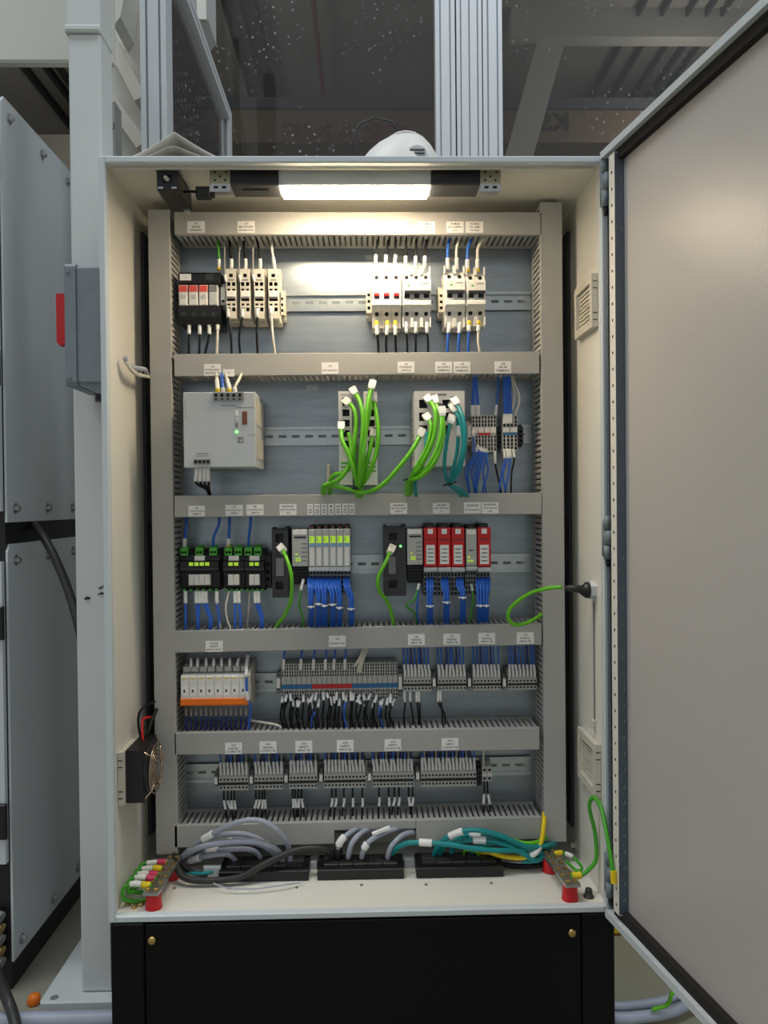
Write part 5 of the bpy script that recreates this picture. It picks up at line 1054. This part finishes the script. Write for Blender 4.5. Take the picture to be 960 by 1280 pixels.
# front face strip of the machine
zf = ywall(10, 640).z
for (u0, u1, m, nm) in ((zm0+.02, zt, M_MACH, 'front_panel'), (zb_+.18, zm1-.03, M_MACH, 'front_panel')): MB().box(XM-.5, XM-.006, y0m-.012, y0m-.001, u0, u1, m).build(nm, mc)
for (y0, y1) in ((182, 226), (440, 483), (758, 800), (1008, 1053)):
    zA, zB = ywall(6, y1).z, ywall(6, y0).z; MB().cbox(XM-.016, XM-.002, y0m-.02, y0m-.012, zA, zB, M_BLACK, .002).build('hinge_block', mc)
zg_ = ywall(6, 1150).z
for k in range(5): MB().cyl((XM-.03, y0m-.012, zg_-.02*k), (XM-.012, y0m-.016, zg_-.02*k-.004), .009, M_BRASS if k % 2 else M_MGREY, 10).build('fitting', mc)
cable([(38, 653, .28), (49, 664, .23), (66, 692, .20), (86, 740, .18), (101, 795, .16), (106, 840, .21)], .008, M_CBLK, 'dark grey cable hanging in front of the left machine panels', 'hall cables')
# floor things lower left
for (pts, r, m, lb) in (([(-40, 1246), (20, 1258), (60, 1268), (150, 1270), (260, 1266)], .012, M_CGRY, 'grey hose lying on the floor in front of the column'), ([(-40, 1240), (0, 1258), (30, 1264), (70, 1262)], .006, M_YEL, 'yellow hose lying on the floor at lower left')):
    P = [onfloor(x, y, FLOOR+r) for x, y in pts]; P = [Vector((q.x, min(q.y, .05), q.z)) for q in P]
    wire([tuple(q) for q in P], r, m, lb, 'hoses on the floor', name='hose', cat='hose', px=False, n=12, k=7)
P = [Q(-20, 1180, .07), onfloor(8, 1246, FLOOR+.05), onfloor(18, 1275, FLOOR+.03), onfloor(24, 1310, FLOOR+.01)]
wire([tuple(q) for q in P], .009, M_CBLK, 'dark cable drooping to the floor at the lower left corner', 'hoses on the floor', name='hose', cat='hose', px=False, n=12)
v = onfloor(42, 1255); tag(MB().tube([(v.x, v.y, FLOOR), (v.x, v.y, FLOOR+.004), (v.x+.002, v.y, FLOOR+.014), (v.x+.002, v.y, FLOOR+.018)], [.009, .011, .010, .005], M_ORANGE, 12).build('orange_cap', None, True), 'small orange cap on the floor beside the column base', 'cap')
# right of the plinth
P = [onfloor(766, 1272, FLOOR+.014), onfloor(790, 1272, FLOOR+.014), onfloor(840, 1264, FLOOR+.02), onfloor(890, 1238, FLOOR+.03), onfloor(925, 1226, FLOOR+.03)]
for k, (r, off) in enumerate(((.009, 0), (.008, .022))): wire([tuple(q+Vector((0, off, .004*k))) for q in P], r, M_CGRY, ('front' if k == 0 else 'rear')+' grey hose curving on the floor right of the plinth', 'hoses on the floor', name='hose', cat='hose', px=False, n=12, k=7)
P = [(onfloor(815, 1262, FLOOR+.03)), onfloor(834, 1256, FLOOR+.04), onfloor(840, 1242, FLOOR+.06), onfloor(850, 1235, FLOOR+.06), onfloor(880, 1228, FLOOR+.05)]
wire([tuple(q) for q in P], .0032, M_CGRN, 'green and yellow wire rising from the grey hoses at right', 'hoses on the floor', name='hose', cat='hose', px=False)
kb = onfloor(770, 1169); tag(MB().box(.415, 2.2, kb.y, kb.y+.12, FLOOR, FLOOR+.16, M_YEL).box(.415, 2.2, kb.y-.002, kb.y, FLOOR, FLOOR+.004, M_PROC).build('guard_kerb'), 'yellow painted kerb on the floor far behind the cabinet', 'kerb')
# aluminium machine guard behind the cabinet
def profile(mb, x0, x1, y0, y1, z0, z1, n=1):
    """grooved aluminium profile, n slots across the front"""
    w_ = (x1-x0)/n; hs = []
    for k in range(n): hs.append((x0+w_*(k+.41), x0+w_*(k+.59), z0, z1, .010))
    mb.hbox(x0, x1, y0, y1, z0, z1, M_ALU, hs); return mb
gd = thing('machine_guard', (0, .7, FLOOR), 'aluminium framed machine guard with clear panes behind the cabinet', 'machine guard')
Y1 = .34; a = Q(175.5, 90, Y1).x; b = Q(208, 90, Y1).x
profile(MB(), a, b, Y1, Y1+.05, FLOOR, 2.6, 2).build('post', gd)
Y2 = 1.02; xs0 = b-.004
zt = Q(280, 133, Y2).z; xf0, xf1 = Q(270, 160, Y2).x, Q(287, 160, Y2).x
profile(MB(), xf0, xf1, Y2, Y2+.04, FLOOR, zt, 2).build('post', gd)
mb = MB(); mb.prof([(xf1-.034, zt), (xf1, zt), (xf1, zt-.014), (xf1-.006, zt-.014), (xf1-.006, zt-.022), (xf1, zt-.022), (xf1, zt-.036), (xf1-.034, zt-.036)], Y1+.05, Y2, M_ALU, 'y'); mb.build('top_rail', gd)
PANE = bpy.data.materials.new('polycarbonate'); PANE.use_nodes = True; nt = PANE.node_tree; nt.nodes.clear()
out = nt.nodes.new('ShaderNodeOutputMaterial'); tr = nt.nodes.new('ShaderNodeBsdfTransparent'); tr.inputs[0].default_value = (.86, .86, .85, 1); gls = nt.nodes.new('ShaderNodeBsdfGlossy'); gls.inputs['Roughness'].default_value = .04; gls.inputs[0].default_value = (1, 1, 1, 1)
fr_ = nt.nodes.new('ShaderNodeFresnel'); fr_.inputs[0].default_value = 1.38; mx = nt.nodes.new('ShaderNodeMixShader'); df = nt.nodes.new('ShaderNodeBsdfDiffuse'); df.inputs[0].default_value = (.7, .7, .7, 1); mx2 = nt.nodes.new('ShaderNodeMixShader')
tcx = nt.nodes.new('ShaderNodeTexCoord'); vo = nt.nodes.new('ShaderNodeTexVoronoi'); vo.inputs['Scale'].default_value = 42; nz = nt.nodes.new('ShaderNodeTexNoise'); nz.inputs['Scale'].default_value = 3.5; nz.inputs['Detail'].default_value = 5
r1 = nt.nodes.new('ShaderNodeMapRange'); r1.inputs[1].default_value = .22; r1.inputs[2].default_value = .10; r1.inputs[3].default_value = 0; r1.inputs[4].default_value = .5
r2 = nt.nodes.new('ShaderNodeMapRange'); r2.inputs[1].default_value = .46; r2.inputs[2].default_value = .68; m1 = nt.nodes.new('ShaderNodeMath'); m1.operation = 'MULTIPLY'; m2 = nt.nodes.new('ShaderNodeMath'); m2.operation = 'ADD'; m2.inputs[1].default_value = .022
for s, d in ((tcx.outputs['Object'], vo.inputs['Vector']), (tcx.outputs['Object'], nz.inputs['Vector']), (vo.outputs['Distance'], r1.inputs[0]), (nz.outputs['Fac'], r2.inputs[0]), (r1.outputs[0], m1.inputs[0]), (r2.outputs[0], m1.inputs[1]), (m1.outputs[0], m2.inputs[0]), (m2.outputs[0], mx2.inputs[0]), (fr_.outputs[0], mx.inputs[0]), (tr.outputs[0], mx.inputs[1]), (gls.outputs[0], mx.inputs[2]), (mx.outputs[0], mx2.inputs[1]), (df.outputs[0], mx2.inputs[2]), (mx2.outputs[0], out.inputs[0])): nt.links.new(s, d)
MB().box(xf1-.016, xf1-.012, Y1+.05, Y2, FLOOR, zt-.03, PANE).build('side_pane', gd)
Y3 = 1.30
for i, (x0, x1) in enumerate(((544.5, 569), (571, 602.5), (604, 628))):
    a, b = Q(x0, 100, Y3).x, Q(x1, 100, Y3).x; profile(MB(), a, b, Y3, Y3+.06, FLOOR, 2.9, 2 if i != 1 else 3).build('post', gd)
    if i == 0: xm0 = a
    if i == 2: xm1 = b
xl3 = Q(236, 100, Y3).x
profile(MB(), xl3-.06, xl3, Y3, Y3+.06, FLOOR, 2.9, 2).build('post', gd)
MB().box(xl3, xm0, Y3+.026, Y3+.032, FLOOR+.1, 2.9, PANE).build('pane', gd); MB().box(xm1, xm1+1.2, Y3+.026, Y3+.032, FLOOR+.1, 2.9, PANE).build('pane', gd)
# white equipment seen beyond the column
we = thing('white_equipment', (-.62, .9, FLOOR), 'white painted equipment panel with sloping braces beyond the column', 'equipment')
Y4 = .62; a = Q(126, 90, Y4).x; b = Q(182, 90, Y4).x
MB().box(a, b, Y4, Y4+.03, FLOOR, 2.6, M_CREAM).build('panel', we)
v = Q(162.5, 4.5, Y4); MB().cyl((v.x, Y4-.0006, v.z), (v.x, Y4+.001, v.z), .006, M_HOLE, 12).build('hole', we)
for (x0, y0, x1, y1, m) in ((136, 45, 178, 128, M_IVORY), (132, 118, 180, 185, M_IVORY)):
    p, q = Q(x0, y0, Y4-.04), Q(x1, y1, Y4-.04); n_ = Vector((q.z-p.z, 0, p.x-q.x)).normalized()*.014; MB().prof([(p.x+n_.x, p.z+n_.z), (p.x-n_.x, p.z-n_.z), (q.x-n_.x, q.z-n_.z), (q.x+n_.x, q.z+n_.z)], Y4-.06, Y4-.001, m, 'y').build('brace', we)
p, q, r, s = FR(138, -40, 150, 32, Y4-.1); MB().prof([(p, s), (q+.02, s), (q, r+.02), (p+.006, r), (p, r+.02)], Y4-.1, Y4-.001, M_CREAM, 'y').build('cover', we)
a, b, c, d = FR(131, 125, 143, 195, .45); MB().cbox(a, b, .45, .5, c-.3, d, M_LGREY, .004).build('side_bracket', we); v = Q(136.5, 157, .45); MB().tube([(v.x, .45, v.z), (v.x, .446, v.z), (v.x, .44, v.z)], [.012, .011, .006], M_STEEL, 12).build('bolt', we)
a, b, c, d = FR(126.5, 125, 129, 195, .3); MB().box(a, b, .3, .302, c-.2, d, mat('indigo_trim', (60, 56, 130), .5)).build('indigo_strip', we)
# white robot cover beyond the guard
rb = thing('robot_cover', (Q(252, 20, 1.2).x, 1.2, 1.8), 'white robot cover peeking over the sloping guard rail', 'robot part')
p, q, r, s = FR(232, -40, 262, 40, 1.15); MB().prof([(p, s+.2), (q, s+.2), (q, r+.02), (q-.02, r), (p, r+.06)], 1.1, 1.25, M_LGREY, 'y').build('cover', rb); p, q, r, s = FR(246, -10, 259, 28, 1.1); MB().box(p, q, 1.085, 1.1, r, s+.1, M_CREAM).build('flap', rb)
rb2 = thing('industrial_robot', (Q(226, 50, .8).x, .8, 1.3), 'white robot arm seen through the guard side pane', 'robot part')
p, q, r, s = FR(206, -30, 231, 76, .8); MB().prof([(p-.05, s+.1), (q, s+.1), (q, r+.05), (q-.012, r+.02), (p-.01, r), (p-.05, r+.02)], .8, .95, M_LGREY, 'y').build('arm', rb2)
# things lying on the cabinet roof
ZT = H+.003
v = Q(222, 193, .10)
pa = thing('folded_paper', (v.x, .1, ZT), 'folded white paper sheet tented on the cabinet roof', 'paper')
x0, xm_, x1 = Q(150, 193, .02).x, Q(219, 166, .02).x, Q(284, 193, .02).x; zp = Q(219, 166.5, .02).z
n_ = 9; mb = MB(); pr = []
for i in range(n_): u = i/(n_-1); pr.append((x0+(xm_-x0)*u, ZT+.0006+(zp-ZT)*(u**1.35)))
for i in range(1, n_): u = i/(n_-1); pr.append((xm_+(x1-xm_)*u, ZT+.0006+(zp-ZT)*((1-u)**1.25)))
mb.prof(pr+[(x, z-.0009) for x, z in reversed(pr)], .016, .16, M_PAPER, 'y'); mb.build('sheet', pa)
x0, xm_, x1 = Q(180, 193, .012).x, Q(219, 183, .012).x, Q(258, 193, .012).x; zp = Q(219, 183.5, .012).z
mb = MB(); pr = [(x0, ZT+.0008), (xm_-.012, zp-.002), (xm_, zp), (x1, ZT+.0008)]; mb.prof(pr+[(x, z-.0007) for x, z in reversed(pr)], .008, .13, M_IVORY, 'y'); mb.build('inner_fold', pa)
hv = Q(501, 193, .14)
hh = thing('safety_helmet', (hv.x, .16, ZT), 'white safety helmet with vent grille lying on the cabinet roof', 'helmet')
rw = (Q(545, 190, .14).x-Q(456, 190, .14).x)/2*1.12; hz = Q(500, 164, .14).z-ZT
mb = MB(); K, N = 9, 24; vs_ = []; fs = []
for k in range(K+1):
    ph = k/K*math.pi/2
    for j in range(N):
        g = 2*math.pi*j/N; sx = rw*1.0*math.cos(ph)**.8; cx_ = .010*math.sin(ph)
        vs_.append((hv.x+cx_+sx*math.cos(g)*(1 if math.cos(g) > 0 else 1.30), .16+sx*.85*math.sin(g), ZT+.001+hz*math.sin(ph)*(1-.10*max(0, -math.cos(g))*math.cos(ph))))
for k in range(K):
    for j in range(N): fs.append((k*N+j, k*N+(j+1) % N, (k+1)*N+(j+1) % N, (k+1)*N+j))
mb.add(vs_, fs, M_WHITE); mb.add([vs_[j] for j in reversed(range(N))], [tuple(range(N))], M_WHITE); mb.build('shell', hh, True)
for o_ in (-.012, 0, .012): MB().tube([(hv.x+.010+rw*.95*math.cos(g)*.98, .16+o_, ZT+.002+hz*1.015*math.sin(g)) for g in [i*math.pi/14 for i in range(1, 14)]], .0022, M_WHITE, 6).build('ridge', hh, True)
v = Q(523, 184, .08); gy = .16-rw*.85*.80
mb = MB().tube([(v.x, gy+.012, v.z), (v.x, gy-.002, v.z)], [.021, .018], M_LGREY, 18)
mb.build('vent_ring', hh)
for k in range(4):
    z = v.z-.009+.006*k; MB().box(v.x-.013, v.x+.013, gy-.0035, gy-.0015, z-.0012, z+.0012, M_DARK).build('vent_slot', hh)
MB().tube([Q(440, 193, .2), Q(441, 172, .2), Q(449, 155, .2), Q(468, 147, .2), Q(490, 152, .2), Q(498, 166, .2)], .002, M_DARK, 7).build('chin_strap', hh, True)
MB().cyl((hv.x-.02, gy+.012, ZT+.012), (hv.x-.02, gy-.003, ZT+.012), .003, M_DARK, 8).build('rivet', hh)
# hall roof ribs, beams and a crane girder's reflection built as solid geometry
def rib(px_, py_, w_, label, m=M_RIB, y0=3, y1=11.8, z=5.2, h=.08):
    v = CAM+(lambda d: d*((z-CAM.z)/d.z))(_fw*F + RT*(px_-480) + DN*(py_-640)); return tag(MB().box(v.x-w_/2, v.x+w_/2, y0, y1, z-h, z-.0005, m).build('roof_rib'), label, 'roof rib', 'dark ribs under the hall roof')
for i, (x, y) in enumerate(((770, 60), (797, 60), (826, 60), (848, 60), (866, 60))): rib(x, y, .026, 'dark roof rib behind the right pane, %s from the aluminium posts' % ords[i])
for i, (x, y) in enumerate(((297, 60), (316, 60), (333, 60))): rib(x, y, .02, 'dark roof rib behind the left pane, %s from the left' % ords[i])
for i, (x, y) in enumerate(((43, 95), (70, 95), (85, 95))): rib(x, y, .045, 'dark roof rib left of the column, %s from the left' % ords[i])
v = CAM+(lambda d: d*((5.12-CAM.z)/d.z))(_fw*F + RT*(398-480) + DN*(60-640))
sp = thing('sprinkler_pipe', (v.x, 7, 5.1), 'thin red sprinkler pipe with a round head under the hall roof', 'pipe'); MB().cyl((v.x, 3, 5.12), (v.x, 11.5, 5.12), .025, mat('pipe_red', (110, 40, 34), .5), 8).build('pipe', sp)
v2 = Q(397, 52, 7.4); MB().tube([(v.x, v2.y, 5.1), (v.x, v2.y, 5.07), (v.x, v2.y, 5.06)], [.02, .055, .05], M_LGREY, 14).build('head', sp)
a, b, c, d = FR(640, 6, 1100, 46, 5.85); tag(MB().box(a, b+2, 5.85, 6.0, c, 5.199, mat('beam_grey', (150, 148, 140), .6)).build('roof_beam'), 'grey cross beam under the roof seen through the right pane', 'beam', 'roof beams')
p, q = Q(690, 48, 5.95), Q(648, 200, 5.95); n_ = .13
mb = MB(); mb.add([(p.x-n_, p.y, p.z), (p.x+n_, p.y, p.z), (q.x+n_, q.y, q.z), (q.x-n_, q.y, q.z), (p.x-n_, p.y+.1, p.z), (p.x+n_, p.y+.1, p.z), (q.x+n_, q.y+.1, q.z), (q.x-n_, q.y+.1, q.z)], [(3, 2, 1, 0), (4, 5, 6, 7), (0, 1, 5, 4), (1, 2, 6, 5), (2, 3, 7, 6), (3, 0, 4, 7)], mat('beam_grey', (150, 148, 140))); tag(mb.build('roof_beam'), 'grey sloping beam under the roof beside the aluminium posts', 'beam', 'roof beams')
a, b, c, d = FR(250, 138, 1000, 178, 6.3)
gr = thing('girder_reflection', (0, 6.3, c), 'brown reflection of a crane girder with reversed lettering modelled behind the clear panes', 'girder')  # pane reflection modelled as a solid standing behind the glass
MB().box(a, b+1, 6.3, 6.6, c, d, M_GIRD).box(a, b+1, 6.25, 6.7, d, d+.1, mat('girder_top', (60, 60, 66), .6)).build('girder', gr)
for (x0, y0, x1, y1, s) in ((651, 141, 711, 164, 'KSC'), (352, 154, 515, 180, 'CRANE')):
    p, q, r, s_ = FR(x0, y0, x1, y1, 6.29); mb = MB(); v, f = text_geo(s); xs = [u[0] for u in v]; ys = [u[1] for u in v]; k = (s_-r)/(max(ys)-min(ys)); kx = (q-p)/(max(xs)-min(xs)); cxx, cyy = (min(xs)+max(xs))/2, (min(ys)+max(ys))/2
    mb.add([((p+q)/2-(u[0]-cxx)*kx, 6.29, (r+s_)/2+(u[1]-cyy)*k) for u in v], [tuple(reversed(g)) for g in f], mat('girder_letters', (30, 24, 20), .7) if s == 'KSC' else mat('girder_letters_red', (84, 34, 26), .7)); mb.build('lettering', gr)
a, b, c, d = FR(300, 178, 1000, 260, 6.7); tag(MB().box(a-4, b+4, 6.75, 6.85, c-2, d+.1, mat('hall_cladding', (112, 108, 98), .7)).build('cladding_strip'), 'pale cladding strip below the reflected crane girder', 'cladding')
# ------------------------------------------------------------------ tell alike things apart
by = {}
for o in col.objects:
    if o.parent is None and 'label' in o.keys() and 'category' in o.keys(): by.setdefault(o['label'], []).append(o)
ORD = ('leftmost', 'second from left', 'third from left', 'fourth from left', 'fifth from left', 'sixth from left', 'seventh from left', 'eighth from left', 'ninth from left', 'tenth from left', 'eleventh from left', 'twelfth from left', 'thirteenth from left', 'fourteenth from left', 'fifteenth from left', 'sixteenth from left')
for lb, L in by.items():
    if 1 < len(L) <= 16 and 'tangled' not in lb:
        def key(o):
            return o.location.x
        for i, o in enumerate(sorted(L, key=key)): o['label'] = lb+', '+(ORD[i] if i < len(L)-1 else 'rightmost')
